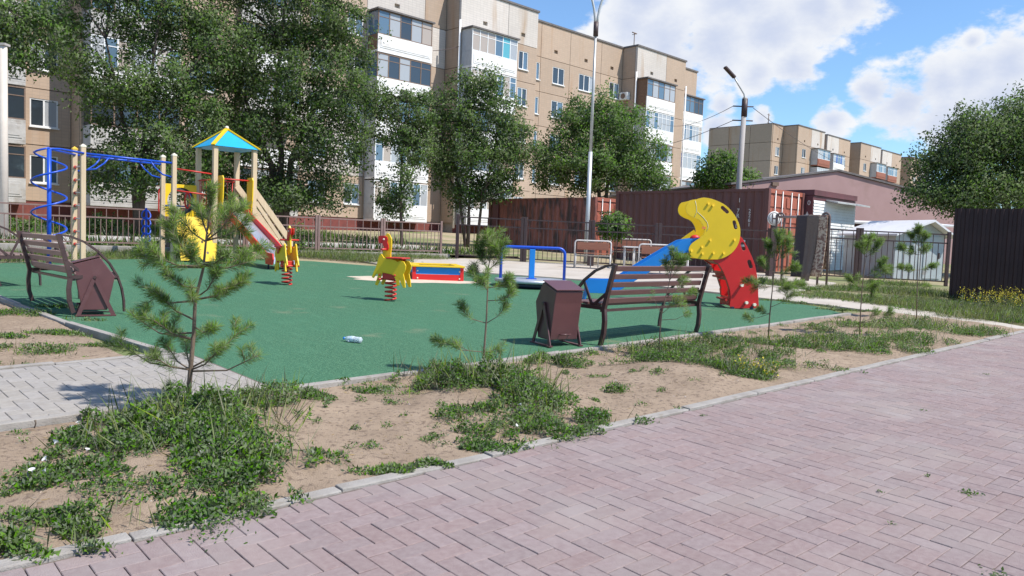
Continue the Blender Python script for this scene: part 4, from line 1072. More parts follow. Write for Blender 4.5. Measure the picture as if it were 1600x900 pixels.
# spiral climber
SPC = (-3.55, -.45); b0 = gz_(*SPC)
MB().tube([(*SPC, b0 - .1), (*SPC, 2.24)], .042, 10).build('spiral_pole', m_blu, PS)
hx = []
for k in range(73):
    t = k / 72; a = R(200) - t * 2 * math.pi * 2.9; rr = .31 if t > .06 else .31 * t / .06
    hx.append((SPC[0] + rr * math.cos(a), SPC[1] + rr * math.sin(a), 2.26 - t * 1.80))
MB().tube(hx, .020, 7).build('spiral_tube', m_blu, PS)
MB().tube([(*SPC, 2.24), (P2[0] - .5, P2[1] - .3, 2.29), (P2[0], P2[1] - .05, 2.27)], .022, 8).build('link_bar', m_blu, PS)
MB().tube([(*SPC, 2.24), (P1[0] - .6, P1[1] - .5, 2.30), (P1[0], P1[1] - .05, 2.27)], .022, 8).build('link_bar', m_blu, PS)
# small ring pole behind the hole panel
MB().tube([(-1.15, 1.15, gz_(-1.1, 1.1) - .1), (-1.15, 1.15, 1.2)], .024, 8).build('ring_pole', m_blu, PS)
for k, z in enumerate((.5, .68, .86, 1.04)):
    MB().tube([(-1.15 + .10 * math.cos(a), 1.15 + .02 * math.sin(a) + .03 * math.sin(a * 2), z + .11 * math.sin(a)) for a in np.linspace(0, 2 * math.pi, 15)[:-1]], .016, 7, closed=True).build('climbing_ring', m_blu, PS)

# ------------------------------------------------------------------ spring riders
def cr(l): return [((350 - a) / 692., (840 - c) / 692.) for a, c in l]
BODY = cr([(335, 372), (300, 378), (262, 330), (240, 350), (225, 410), (205, 480), (178, 535), (158, 590), (180, 600), (212, 548), (232, 560), (218, 610), (198, 668), (226, 678), (256, 622), (282, 532),
           (405, 552), (440, 600), (456, 670), (486, 662), (480, 590), (505, 640), (532, 688), (556, 682), (548, 610), (530, 540), (552, 490), (556, 450), (532, 408), (492, 398), (455, 415), (440, 400)])
NECK = cr([(320, 122), (346, 170), (351, 250), (342, 320), (345, 420), (300, 470), (238, 440), (232, 400), (246, 320), (256, 250), (266, 190), (272, 140), (290, 112)])
FACE = cr([(196, 152), (214, 142), (262, 140), (298, 152), (308, 178), (302, 206), (318, 240), (322, 275), (308, 300), (280, 285), (256, 245), (246, 222), (206, 222), (197, 196)])
def rider(label, loc, rz):
    root = thing('spring_rider', label, 'spring rider', loc, rz, 'yellow spring riders on the turf')
    fn = lambda a, c, t: (a, t, c)
    for y in (-.115, .09): b = MB(); b.prism([BODY], fn, y, y + .024); b.build('body_plate', m_yel, root, bevel=.004)
    b = MB(); b.prism([NECK], fn, -.014, .014); nk = b.build('neck_plate', m_yel, root, bevel=.004)
    for y in (-.034, .016): b = MB(); b.prism([FACE], fn, y, y + .018); b.build('face_plate', m_redp, nk, bevel=.003)
    for y in (-.036, .036): b = MB(); b.sphere((.125, y, .955), .016, 8, 5); b.build('eye', m_cap, nk)
    MB().tube([(.09, -.17, .80), (.09, .17, .80)], .017, 8).build('handle', m_redm, root); MB().tube([(.13, -.17, .34), (.13, .17, .34)], .017, 8).build('footrest', m_redm, root)
    b = MB(); b.box(-.25, .03, -.15, .15, .660, .685); b.build('seat', m_redm, root, bevel=.008)
    b = MB(); b.prism([[(-.02, .655), (-.19, .655), (-.105, .55)]], fn, -.145, -.12); b.build('seat_bracket', m_redm, root)
    MB().box(-.11, .11, -.085, .085, .34, .43).build('mount', m_redm, root, bevel=.008)
    for y in (-.126, .115):
        for x in (-.115, .14): b = MB(); b.sphere((x, y, .405), .018, 8, 5); b.build('bolt', m_redm, root)
    pts = [(.085 * math.cos(a), .085 * math.sin(a), .005 + a / (2 * math.pi * 5.2) * .345) for a in np.linspace(0, 2 * math.pi * 5.2, 90)]
    MB().tube(pts, .0135, 7).build('spring', m_redm, root)
    return root
r2 = G(610, 470); rider('yellow spring rider facing left in front of the sandbox', (r2.x, r2.y, zg(r2.x, r2.y)), R(163))
r1 = G(448, 445); rider('yellow spring rider by the slide foot turned away to the right', (r1.x, r1.y, zg(r1.x, r1.y)), R(-52))

# ------------------------------------------------------------------ sandbox
SBX = thing('sandbox', 'low square sandbox with yellow rim over blue and red boards', 'sandbox', (-2.0, 15.75, zg(-2.0, 15.75)), R(12))
sw, sdp, shh = .98, 1.25, .30
for (x0, x1, y0, y1, nm) in ((0, sw, 0, .03, 'f'), (0, sw, sdp - .03, sdp, 'b'), (0, .03, .032, sdp - .032, 'l'), (sw - .03, sw, .032, sdp - .032, 'r')):
    MB().box(x0, x1, y0, y1, -.08, .13).build('lower_board', m_redp, SBX, bevel=.004); MB().box(x0, x1, y0, y1, .134, shh - .02).build('upper_board', m_blup, SBX, bevel=.004)
for (x0, x1, y0, y1) in ((-.05, sw + .05, -.06, .12), (-.05, sw + .05, sdp - .12, sdp + .06), (-.05, .12, .122, sdp - .122), (sw - .12, sw + .05, .122, sdp - .122)):
    MB().box(x0, x1, y0, y1, shh - .018, shh + .015).build('rim_seat', m_yel, SBX, bevel=.005)
for x in (0, sw):
    MB().box(x - .035, x + .035, -.012, -.002, -.05, shh - .022).build('corner_plate', m_redp, SBX)
    for z in (.05, .2): b = MB(); b.sphere((x * .88 + .07, -.004, z), .018, 8, 5); b.build('bolt', m_cap, SBX)
MB().box(.035, sw - .035, .035, sdp - .035, -.05, .12).build('sand', M('box_sand', (.55, .46, .35), (.48, .39, .29), rough=.95, scale=5), SBX)

# ------------------------------------------------------------------ roundabout
MR = thing('roundabout', 'low round spinning platform with blue pipe rail', 'roundabout', (.38, 15.55, zg(.38, 15.55)), R(4))
b = MB(); b.lathe((0, 0, 0), [(0, .15), (.70, .15), (.74, .145), (.74, .09), (.70, .08), (.0, .08)], 36); b.build('platform', M('pale_checker_plate', (.50, .52, .56), (.43, .45, .49), rough=.4, metal=.4, scale=20, bump=.4, bscale=90), MR)
b = MB(); b.lathe((0, 0, 0), [(.35, .079), (.66, .079), (.66, .02), (.35, -.05)], 28); b.build('underframe', m_navy, MR)
pts = rounded(-.62, .66, .15, .78, .13, 0); MB().tube(pts, .03, 10).build('rail', m_blu, MR)
MB().box(-.055, .055, -.055, .055, .15, .745).build('centre_post', m_blup, MR, bevel=.008)
b = MB(); b.box(-.10, .10, -.10, .10, .15, .165); b.build('post_base', m_blu, MR)

# ------------------------------------------------------------------ climbing slide with crescent panels
CY = 13.1
CLB = thing('climbing_slide', 'yellow crescent climbing panel on red legs with a blue slide', 'playground', (3.85, CY, zg(3.85, CY)), 0)
base = Vector(CLB.location)
def pc(a, c): q = P(1040 + a / 4.5, 300 + c / 4.5, CY) - base; return (q.x, q.z)
def curve(pts, n=4):
    """smooth closed outline through the points"""
    m = len(pts); out = []
    for i in range(m):
        p0, p1, p2, p3 = [Vector(pts[(i + k) % m]) for k in (-1, 0, 1, 2)]
        for j in range(n):
            t = j / n; out.append(tuple(.5 * ((2*p1) + (p2 - p0)*t + (2*p0 - 5*p1 + 4*p2 - p3)*t*t + (3*p1 - p0 - 3*p2 + p3)*t**3)))
    return out
YEL = curve([pc(*q) for q in [(140, 110), (160, 68), (205, 55), (265, 40), (340, 55), (420, 95), (480, 160), (515, 230), (522, 300), (505, 370), (460, 430), (390, 468), (330, 474), (230, 470), (180, 450), (160, 405), (182, 362), (235, 325), (268, 288), (262, 238), (230, 195), (185, 175), (150, 150)]])
RED = [pc(*q) for q in [(515, 300), (540, 325), (575, 385), (605, 450), (628, 510), (642, 580), (650, 650), (655, 805), (645, 818), (462, 818), (450, 800), (458, 740), (452, 690), (430, 620), (405, 560), (375, 510), (335, 485), (330, 440), (420, 380)]]
def slot(a0, c0, a1, c1, w):
    p, q = Vector((a0, c0)), Vector((a1, c1)); d = (q - p).normalized(); n = Vector((-d.y, d.x)) * w; l = []
    for k in np.linspace(-math.pi / 2, math.pi / 2, 6): l.append(q + d * (w * math.cos(k)) + n * math.sin(k))
    for k in np.linspace(math.pi / 2, 3 * math.pi / 2, 6): l.append(p + d * (w * math.cos(k)) + n * math.sin(k))
    return [pc(v.x, v.y) for v in l]
YH = [slot(397, 110, 430, 140, 13), slot(479, 212, 490, 250, 13)]; RH = [slot(540, 365, 550, 400, 13), slot(588, 490, 600, 525, 14)]
for j, y in enumerate((0, .62)):
    fn = lambda a, c, t: (a, t, c)
    b = MB(); b.prism([YEL] + YH, fn, y - .03, y - .008); yp = b.build('crescent_panel', m_yel, CLB, bevel=.003)
    b = MB(); b.prism([RED] + RH, fn, y + .0, y + .022); b.build('leg_panel', m_redp, CLB, bevel=.003)
    if j == 0:
        ln_ = [pc(*q) for q in [(206, 62), (214, 100), (216, 138), (200, 175), (222, 142), (262, 178), (290, 215), (296, 245), (286, 275)]]
        b = MB(); b.tube([(x, -.031, z) for x, z in ln_[:4]], .004, 5); b.tube([(x, -.031, z) for x, z in ln_[4:]], .004, 5); b.build('groove_line', m_cap, yp)
        for (a, c) in [(308, 340), (478, 338), (250, 388), (176, 415), (254, 434), (330, 430), (402, 432), (295, 84), (327, 96)]:
            x, z = pc(a, c); MB().tube([(x, -.03, z), (x + .006, -.055, z + .003)], [.017, .021], 8).build('climbing_hold', m_yel, yp)
        for (a, c) in [(528, 656), (560, 778), (616, 792)]:
            x, z = pc(a, c); MB().tube([(x, .0, z), (x + .012, -.06, z + .004)], [.022, .028], 8).build('climbing_hold', m_cap, CLB)
        x, z = pc(266, 252); MB().box(x - .03, x + .03, -.034, -.031, z - .02, z + .02).build('sticker', M('orange_print', (.75, .22, .05)), yp)
for (a, c) in [(560, 480), (600, 600), (620, 720), (480, 430), (400, 600), (430, 760)]:
    x, z = pc(a, c); MB().tube([(x, .023, z), (x, .619, z)], .02, 8).build('rung', m_redm, CLB)
# inner red panel with arched openings seen from the left
def inner(a, c, t): return (a, t, c)
e0 = pc(400, 560); e1 = pc(455, 800)
b = MB()
arc = [pc(*q) for q in [(335, 485), (375, 510), (405, 560), (432, 622), (452, 692), (458, 740), (452, 800)]]
for i in range(len(arc) - 1):
    (xa, za), (xb, zb) = arc[i], arc[i + 1]
    for y0, y1 in ((.023, .10), (.54, .619)): b.add([(xa, y0, za), (xa, y1, za), (xb, y1, zb), (xb, y0, zb)], [(0, 1, 2, 3)])
for i in (0, 2, 5):
    (xa, za), (xb, zb) = arc[i], arc[i + 1]; b.add([(xa, .1, za), (xa, .54, za), (xb, .54, zb), (xb, .1, zb)], [(0, 1, 2, 3)])
o = b.build('ladder_panel', m_redp, CLB); s = o.modifiers.new('s', 'SOLIDIFY'); s.thickness = .016
for (a, c) in ((470, 830), (605, 830)):
    x, z = pc(a, c)
    for y in (.01, .60): MB().box(x - .025, x + .025, y - .02, y + .02, -.15, z + .06).build('foot', m_navy, CLB)
# blue slide to the left
top = pc(170, 372); low = pc(-440, 790)
pr = [(top[0] + .25, top[1] - .02), (top[0] + .05, top[1] - .06)]
lx = low[0]; lz = .22 + (zg(3.85 + lx, CY) - base.z)
for t in np.linspace(.08, .86, 7): pr.append((top[0] + (lx - top[0]) * t, top[1] + (lz - top[1]) * (t / .88) ** 1.08 * .98 - .03))
pr += [(lx + .02, lz), (lx - .28, lz)]
b = MB(); vs = [(x, y, z) for x, z in pr for y in (.06, .53)]; b.add(vs, [(2*i, 2*i+1, 2*i+3, 2*i+2) for i in range(len(pr) - 1)], True)
b.add([(pr[-1][0], .06, pr[-1][1]), (pr[-1][0], .53, pr[-1][1]), (pr[-1][0] - .03, .53, pr[-1][1] - .2), (pr[-1][0] - .03, .06, pr[-1][1] - .2)], [(0, 1, 2, 3)])
sl2 = b.build('slide', m_blup, CLB); s = sl2.modifiers.new('s', 'SOLIDIFY'); s.thickness = .02
for y in (.04, .53):
    b = MB(); b.prism([[(x, z + .17) for x, z in pr] + [(x, z - .06) for x, z in pr[::-1]]], lambda a, c, t: (a, t, c), y, y + .02); b.build('slide_side', m_blup, sl2, bevel=.004)
for y in (.08, .5): MB().tube([(lx + .1, y, lz - .4), (lx + .1, y, lz)], .02, 8).build('slide_leg', m_navy, sl2)
bk = [pc(*q) for q in [(105, 378), (165, 326), (218, 288), (255, 262), (275, 300), (230, 340), (165, 372)]]
b = MB(); b.prism([bk], lambda a, c, t: (a, t, c), .56, .58); b.build('entry_panel', m_yel, CLB)
x, z = pc(238, 305); b = MB(); b.sphere((x, .3, z - .05), .09, 10, 6, (1, .5, .7)); b.build('grab_knob', m_redp, CLB)
# ------------------------------------------------------------------ curved park benches
m_frame = M('dark_brown_metal', (.050, .026, .026), (.07, .038, .036), rough=.38, scale=9, spec=.5)
m_slat = M('brown_painted_slat', (.135, .070, .065), (.11, .055, .052), rough=.42, scale=5, stretch=(.6, 6, 6), spec=.5)
m_slat2 = M('faded_brown_slat', (.26, .175, .155), (.20, .13, .115), rough=.5, scale=5, stretch=(.6, 6, 6))
def bench(label, loc, rz, L, slat=None):
    """x along the bench, +y is the front; origin at the rear left foot"""
    root = thing('park_bench', label, 'bench', loc, rz, 'curved park benches round the court'); slat = slat or m_slat
    back = [(.02, 0), (-.02, .14), (-.028, .28), (-.012, .42), (-.03, .5), (-.06, .62), (-.095, .76), (-.14, .92)]
    arc = [(-.14, .92), (-.02, .905), (.14, .84), (.29, .73), (.42, .585), (.51, .43), (.56, .28), (.585, .13), (.59, 0)]
    def strip(pts, x, w, t, name, par):
        b = MB()
        for i in range(len(pts) - 1):
            (y0, z0), (y1, z1) = pts[i], pts[i + 1]; b.bar((x, y0, z0), (x, y1 + (y1 - y0) * .04, z1 + (z1 - z0) * .04), w, t, up=(0, -(z1 - z0), (y1 - y0)))
        return b.build(name, m_frame, par)
    for x in (0, L):
        fr = strip(back, x, .045, .045, 'rear_leg', root)
        strip(arc, x, .04, .022, 'arm_arc', fr)
        MB().bar((x, -.01, .425), (x, .50, .43), .04, .04).build('seat_rail', m_frame, fr)
        MB().bar((x, .16, .44), (x, .30, .715), .03, .018, up=(1, 0, 0)).build('strut', m_frame, fr)
        MB().bar((x, .16, .44), (x, -.04, .60), .03, .018, up=(1, 0, 0)).build('strut', m_frame, fr)
    for k in range(5):
        z = .505 + k * .093; t = k / 4; y = -.028 - .105 * t ** 1.25
        b = MB(); b.bar((.026, y + .038, z), (L - .026, y + .038, z), .028, .060, up=(0, -.25, 1)); b.build('back_slat', slat, root, bevel=.005)
    for k in range(5):
        y = .07 + k * .098; b = MB(); b.box(.0, L, y - .038, y + .038, .452, .480); b.build('seat_slat', slat, root, bevel=.005)
    MB().bar((0, .50, .405), (L, .50, .405), .03, .03).build('front_rail', m_frame, root)
    MB().bar((0, .03, .395), (L, .03, .395), .03, .03).build('rear_rail', m_frame, root)
    return root
def foot(px, py): g = G(px, py); return Vector((g.x, g.y, zg(g.x, g.y)))
b0, b1 = foot(940, 540), foot(1088, 519)
bench('dark brown slatted park bench seen from behind in front of the red climber', b0, math.atan2(b1.y - b0.y, b1.x - b0.x), (b1 - b0).length)
l0, l1 = foot(48, 470), foot(101, 491)
bench('brown slatted park bench beside the left bin, facing the court', l0, math.atan2(l1.y - l0.y, l1.x - l0.x), 1.72, m_slat2)
l3 = foot(-75, 437); bench('brown park bench half out of the picture at the far left', (l3.x, l3.y, l3.z), R(-34), 1.6, m_slat2)

# ------------------------------------------------------------------ tilting bins
m_bin = M('maroon_bin_paint', (.125, .050, .052), (.10, .042, .045), rough=.33, scale=3, spec=.5, c3=(.16, .08, .08), scale3=2)
def bin_(label, loc, rz):
    """x is the width, profile in (y, z)"""
    root = thing('litter_bin', label, 'bin', loc, rz, 'tilting litter bins by the benches')
    pr = [(-.135, .07), (.135, .07), (.215, .47), (.06, .70), (-.23, .615), (-.20, .48)]
    b = MB(); b.prism([pr], lambda a, c, t: (t, a, c), -.175, .175); b.build('body', m_bin, root, bevel=.008)
    b = MB(); b.bar((0, -.243, .628), (0, .056, .716), .362, .012, up=(0, -.28, 1)); b.build('lid', m_bin, root, bevel=.004)
    for s in (-1, 1):
        x = s * .196
        for y in (-.17, .20):
            b = MB(); b.bar((x, 0, .47), (x, y, .01), .012, .045, up=(0, 1, 0)); b.build('stand_leg', m_bin, root)
        b = MB(); b.bar((x, -.20, .008), (x, .23, .008), .05, .014); b.build('stand_foot', m_bin, root)
        MB().tube([(s * .176, 0, .465), (s * .21, 0, .465)], .018, 8).build('pivot', m_frame, root)
    MB().tube([(-.06, -.142, .13), (-.06, -.185, .135), (.06, -.185, .135), (.06, -.142, .13)], .007, 6).build('handle', m_bin, root)
    return root
gb = G(871, 541); bin_('maroon metal litter bin standing beside the right bench', (gb.x, gb.y + .12, zg(gb.x, gb.y + .12)), R(28))
gl = G(150, 492); bin_('maroon metal litter bin standing before the left bench', (gl.x - .05, gl.y + .05, zg(gl.x, gl.y)), R(-60))

# ------------------------------------------------------------------ plastic bottle on the turf
bt = G(552, 535)
BO = thing('plastic_bottle', 'clear crushed plastic bottle with blue cap lying on the turf', 'bottle', (bt.x, bt.y, zg(bt.x, bt.y) + .034), R(-24))
m_pet = bpy.data.materials.new('clear_plastic'); N_, L_ = nodes_of(m_pet); pb = N_['Principled BSDF']
pb.inputs['Base Color'].default_value = (.85, .92, .97, 1); pb.inputs['Roughness'].default_value = .12; pb.inputs['Transmission Weight'].default_value = .55; pb.inputs['IOR'].default_value = 1.3
prof = [(.0, -.10), (.026, -.10), (.032, -.092), (.029, -.075), (.032, -.06), (.030, -.03), (.033, -.02), (.033, .035), (.030, .045), (.032, .055), (.024, .085), (.012, .102), (.012, .115)]
b = MB(); b.lathe((0, 0, 0), prof, 16); o = b.build('shell', m_pet, BO); o.rotation_euler = (0, R(-90), 0)
b = MB(); b.lathe((0, 0, .107), [(0, .02), (.0145, .02), (.0145, 0), (.0, 0)], 14); o = b.build('cap', m_blup, BO); o.rotation_euler = (0, R(-90), 0)
b = MB(); b.lathe((0, 0, -.022), [(.0335, 0), (.0337, .05)], 16); o = b.build('paper_label', M('pale_label', (.72, .76, .80), (.35, .50, .70), rough=.5, scale=60, lo=.5, hi=.55), BO); o.rotation_euler = (0, R(-90), 0)
# ------------------------------------------------------------------ plants
def leaf_mat(name, c, c2, trans=.35, rnd=.22, scale=.7):
    return M(name, c, c2, rough=.75, scale=scale, lo=.38, hi=.62, rnd=rnd, rnd_island=True, trans=trans, spec=.12)
def unit(n, zb=0.0):
    a = rng.normal(size=(n, 3)); a[:, 2] += zb; return a / np.linalg.norm(a, axis=1, keepdims=True)
def leaf_quads(C, Ln, Wd, axis=None, zb=0.0, flat=0.0):
    """diamond leaves; flat > 0 turns the blades towards the sky"""
    n = len(C); a = unit(n, zb) if axis is None else axis
    r = unit(n); r[:, 2] *= (1 - flat); s = np.cross(a, r); s /= np.linalg.norm(s, axis=1, keepdims=True) + 1e-9
    nrm = np.cross(s, a)
    Ln = np.broadcast_to(np.asarray(Ln, float), (n,))[:, None]; Wd = np.broadcast_to(np.asarray(Wd, float), (n,))[:, None]
    v = np.empty((n, 4, 3)); v[:, 0] = C; v[:, 1] = C + a * Ln * .45 + s * Wd * .5 + nrm * Wd * .12
    v[:, 2] = C + a * Ln; v[:, 3] = C + a * Ln * .45 - s * Wd * .5 + nrm * Wd * .12
    return v.reshape(-1, 3), np.arange(n * 4).reshape(n, 4)
def orient(v, f, nn):
    """shading normals follow the clump; faces are wound to agree with them"""
    nn = nn / (np.linalg.norm(nn, axis=1, keepdims=True) + 1e-9); q = v.reshape(-1, 4, 3)
    gn = np.cross(q[:, 1] - q[:, 0], q[:, 3] - q[:, 0]); fl = (gn * nn).sum(1) < 0
    f = f.copy(); f[fl] = f[fl][:, ::-1]
    return v, f, np.repeat(nn, 4, 0)
m_bark = M('grey_brown_bark', (.085, .065, .050), (.05, .038, .030), rough=.95, scale=6, stretch=(1, 1, .25), bump=.8, bscale=25)
m_elm = leaf_mat('elm_leaves', (.118, .185, .066), (.175, .24, .095), trans=.46)
m_elm2 = leaf_mat('bright_elm_leaves', (.13, .215, .066), (.18, .265, .09), trans=.46)
m_elm3 = leaf_mat('dark_elm_leaves', (.105, .165, .060), (.152, .21, .082), trans=.46)

def tree(name, label, base, lobes, n_cl, per, leaf, mat, stems, trunk_r, group=None, spread=.38, cat='tree', dens=1.0):
    """lobes given as world ellipsoids (centre, rx, ry, rz); stems as lists of world points"""
    base = Vector(base); root = thing(name, label, cat, base, 0, group)
    bx_ = np.array(base)
    vol = np.array([l[1] * l[2] * l[3] for l in lobes]) ** .72; vol /= vol.sum()
    ch = rng.choice(len(lobes), size=n_cl, p=vol)
    d = unit(n_cl); rad = rng.random(n_cl) ** .40
    cen = np.array([list(lobes[i][0]) for i in ch]); rr = np.array([lobes[i][1:] for i in ch])
    cc = cen + d * rr * rad[:, None]
    hol = vnoise(cc[:, 0] * .9 + cc[:, 2] * .35, cc[:, 2] * .9 + cc[:, 1] * .4, 9); cc, cen_k, rr_k = cc[hol > .14], cen[hol > .14], rr[hol > .14]
    n_cl = len(cc); sz = rng.uniform(.6, 1.35, n_cl) * spread
    idx = np.repeat(np.arange(n_cl), (per * rng.uniform(.5, 1.5, n_cl)).astype(int))
    off = unit(len(idx)) * (rng.random(len(idx)) ** .5 * 1.55)[:, None] * np.array([1, 1, .72]) * sz[idx][:, None]
    pos = cc[idx] + off; pos[:, 2] -= .15 * (off[:, 0] ** 2 + off[:, 1] ** 2) / spread
    L_ = leaf * rng.uniform(.6, 1.35, len(pos))
    v, f = leaf_quads(pos - bx_, L_, L_ * .52, zb=-.25, flat=.35)
    o1 = off / (np.linalg.norm(off, axis=1, keepdims=True) + 1e-6); o2 = (pos - cen_k[idx]) / rr_k[idx]; o2 /= np.linalg.norm(o2, axis=1, keepdims=True) + 1e-6
    nn = o1 * .75 + o2 * .55 + unit(len(pos)) * .55 + np.array([0, 0, .25])
    v, f, nn = orient(v, f, nn); link('crown', np_mesh('crown', v, f, normals=nn), mat, root)
    tb = MB(); tips = []
    for st in stems:
        n = len(st); rs = [trunk_r * (1 - .75 * i / (n - 1)) for i in range(n)]
        tb.tube([Vector(p) - base for p in st], rs, 9); tips += [Vector(p) for p in st[1:]]
    tb.build('trunk', m_bark, root)
    lb = MB(); sel = rng.permutation(n_cl)[:min(n_cl, int(46 * dens))]
    for i in sel:
        e = Vector(cc[i]); s = min(tips, key=lambda p: (p - e).length + (6 if p.z > e.z + .3 else 0)); ln_ = (e - s).length
        if ln_ < .2: continue
        m1 = s.lerp(e, .4) + Vector((rng.normal() * .08, rng.normal() * .08, .10)) * ln_; m2 = s.lerp(e, .75) + Vector((rng.normal() * .05, rng.normal() * .05, .06)) * ln_
        r0 = min(trunk_r * .42, .018 + .012 * ln_); lb.tube([s - base, m1 - base, m2 - base, e - base], [r0, r0 * .7, r0 * .45, r0 * .2], 6, cap=False)
    lb.build('limbs', m_bark, root)
    return root
def lob(px, py, rx, ry, Y, dy=0.0, ky=.8):
    c = P(px, py, Y + dy); k = Y / FPX
    return (c, rx * k, max(rx, ry) * k * ky, ry * k)
def gp_(px, Y, dx=0): x = (px - 800) / FPX * Y; return Vector((x, Y, bank_z(x, Y) if x < 0 else zg(x, Y)))
def stem(px0, Y, *pts): return [gp_(px0, Y) - Vector((0, 0, .2))] + [P(a, c, Y + (d[0] if d else 0)) for a, c, *d in pts]

Y = 26.5
tree('elm_tree', 'spreading leafy elm behind the monkey bars with building showing through', gp_(215, Y), [lob(*q, Y, d) for q, d in
     [((165, 70, 80, 55), .5), ((250, 30, 95, 55), 1), ((125, 105, 38, 30), -.5), ((200, 140, 62, 40), -.6), ((280, 140, 75, 55), .2), ((330, 70, 60, 65), .6), ((190, 255, 55, 28), -.6), ((260, 225, 75, 40), -.4), ((310, 185, 48, 45), .3), ((95, 20, 45, 35), 0), ((240, 275, 45, 28), -.8), ((150, 160, 28, 25), -.8), ((165, 285, 32, 26), -.6), ((285, 285, 40, 30), 0), ((215, 200, 60, 30), .4), ((320, 250, 36, 40), .6), ((200, -60, 110, 55), .5), ((290, -70, 80, 60), .8), ((120, -50, 70, 45), .3)]],
     680, 105, .115, m_elm, [stem(215, Y, (216, 300), (222, 240), (232, 170), (240, 90), (250, 10)), stem(213, Y, (208, 260), (196, 205), (180, 130), (165, 60)), stem(216, Y, (226, 260), (245, 200), (285, 130), (330, 60))], .11)
Y = 29
tree('elm_tree', 'big dense dark elm behind the play tower', gp_(438, Y), [lob(*q, Y, d) for q, d in
     [((440, 20, 110, 70), .5), ((530, 50, 62, 62), 0), ((395, 100, 85, 65), -.3), ((500, 140, 90, 65), -.5), ((435, 205, 95, 65), -.6), ((375, 215, 55, 55), .3), ((535, 215, 58, 52), 0), ((560, 135, 36, 50), .3), ((350, 275, 40, 40), .2), ((470, 280, 55, 35), .6), ((405, 300, 50, 25), .8), ((340, 150, 45, 60), .6), ((520, 285, 30, 30), -.3), ((440, 305, 60, 25), -.8), ((360, 310, 40, 22), .2), ((490, 310, 40, 20), 0), ((440, -75, 100, 60), .5), ((520, -50, 70, 55), .3), ((400, -130, 70, 50), .6)]],
     900, 110, .115, m_elm3, [stem(438, Y, (437, 300), (440, 240), (430, 160), (440, 60), (450, -40)), stem(440, Y, (455, 250), (490, 170), (525, 80)), stem(437, Y, (425, 260), (395, 190), (370, 110))], .15)
Y = 23.5
tree('elm_tree', 'overhanging elm boughs in the upper left corner', gp_(-120, Y), [lob(*q, Y, d) for q, d in [((10, 40, 70, 45), 0), ((65, 15, 50, 40), .4), ((-70, 20, 90, 70), 0), ((-130, 90, 80, 80), .5), ((35, 88, 32, 18), -.3), ((90, 55, 30, 25), .2)]],
     230, 90, .11, m_elm, [stem(-120, Y, (-110, 220), (-90, 120), (-40, 60), (30, 30))], .16)
Y = 30
tree('young_tree', 'slender young tree with a narrow crown before the white ground floor balcony', gp_(626, Y), [lob(*q, Y, d) for q, d in [((622, 285, 34, 46), 0), ((625, 225, 34, 40), 0), ((640, 175, 40, 36), 0), ((612, 318, 26, 20), 0), ((655, 225, 28, 40), .4), ((603, 165, 22, 30), .6)]],
     230, 75, .105, m_elm, [stem(626, Y, (626, 300), (628, 230), (636, 160))], .07, spread=.3)
Y = 32.5
tree('elm_tree', 'medium elm with several thin trunks left of the rusty container', gp_(736, Y), [lob(*q, Y, d) for q, d in [((742, 138, 42, 34), 0), ((716, 185, 48, 48), 0), ((778, 195, 52, 52), 0), ((742, 245, 66, 44), -.3), ((805, 232, 40, 45), .3), ((728, 300, 36, 30), .2), ((688, 250, 26, 40), 0), ((775, 292, 40, 24), .4), ((680, 175, 22, 35), .5)]],
     430, 85, .115, m_elm, [stem(728, Y, (733, 320), (738, 240), (742, 150)), stem(742, Y, (752, 320), (770, 250), (782, 180)), stem(726, Y, (718, 310), (708, 240), (700, 190))], .075, spread=.34)
Y = 37
tree('elm_tree', 'broad bright elm standing behind the containers beside the lamp post', gp_(935, Y), [lob(*q, Y, d) for q, d in [((930, 172, 44, 32), 0), ((895, 215, 50, 48), 0), ((970, 212, 54, 50), 0), ((930, 265, 85, 36), -.4), ((1005, 250, 42, 36), .2), ((862, 262, 26, 34), 0), ((1020, 285, 30, 18), 0)]],
     440, 95, .125, m_elm2, [stem(935, Y, (936, 300), (932, 240), (930, 170)), stem(936, Y, (950, 280), (985, 220)), stem(934, Y, (915, 270), (892, 215))], .12)
Y = 34
tree('young_tree', 'small bright green tree behind the big container and concrete pole', gp_(1135, Y), [lob(*q, Y, d) for q, d in [((1125, 262, 30, 20), 0), ((1140, 250, 20, 12), 0), ((1112, 280, 28, 14), 0), ((1160, 276, 24, 12), 0), ((1135, 285, 40, 12), 0), ((1175, 274, 14, 8), 0)]],
     150, 70, .13, m_elm2, [stem(1135, Y, (1135, 290), (1132, 255))], .06, spread=.3)
Y = 26
tree('elm_tree', 'large rounded elm rising above the dark sheet fence at the right', gp_(1570, Y), [lob(*q, Y, d) for q, d in [((1560, 195, 66, 36), 0), ((1512, 225, 60, 42), 0), ((1600, 250, 90, 60), .4), ((1480, 265, 52, 34), 0), ((1452, 300, 36, 17), -.3), ((1540, 295, 80, 35), -.4), ((1620, 180, 60, 40), .4), ((1430, 300, 20, 9), -.2), ((1500, 312, 42, 16), -.5), ((1440, 240, 16, 7), 0)]],
     640, 95, .10, m_elm, [stem(1570, Y, (1572, 320), (1570, 260), (1565, 190)), stem(1568, Y, (1545, 300), (1510, 250), (1490, 230)), stem(1572, Y, (1600, 290), (1630, 220))], .17)
def bush(label, px, py, rx, ry, Y, n, leaf, mat):
    b = gp_(px, Y); tree('bush', label, b, [lob(px, py, rx, ry, Y), lob(px - rx * .4, py + ry * .4, rx * .7, ry * .7, Y), lob(px + rx * .4, py + ry * .45, rx * .6, ry * .6, Y)], n, 40, leaf, mat,
        [[b, Vector((b.x, b.y, P(px, py, Y).z))], [b, P(px + rx * .5, py, Y)], [b, P(px - rx * .5, py, Y)]], .02, spread=.15, cat='bush')
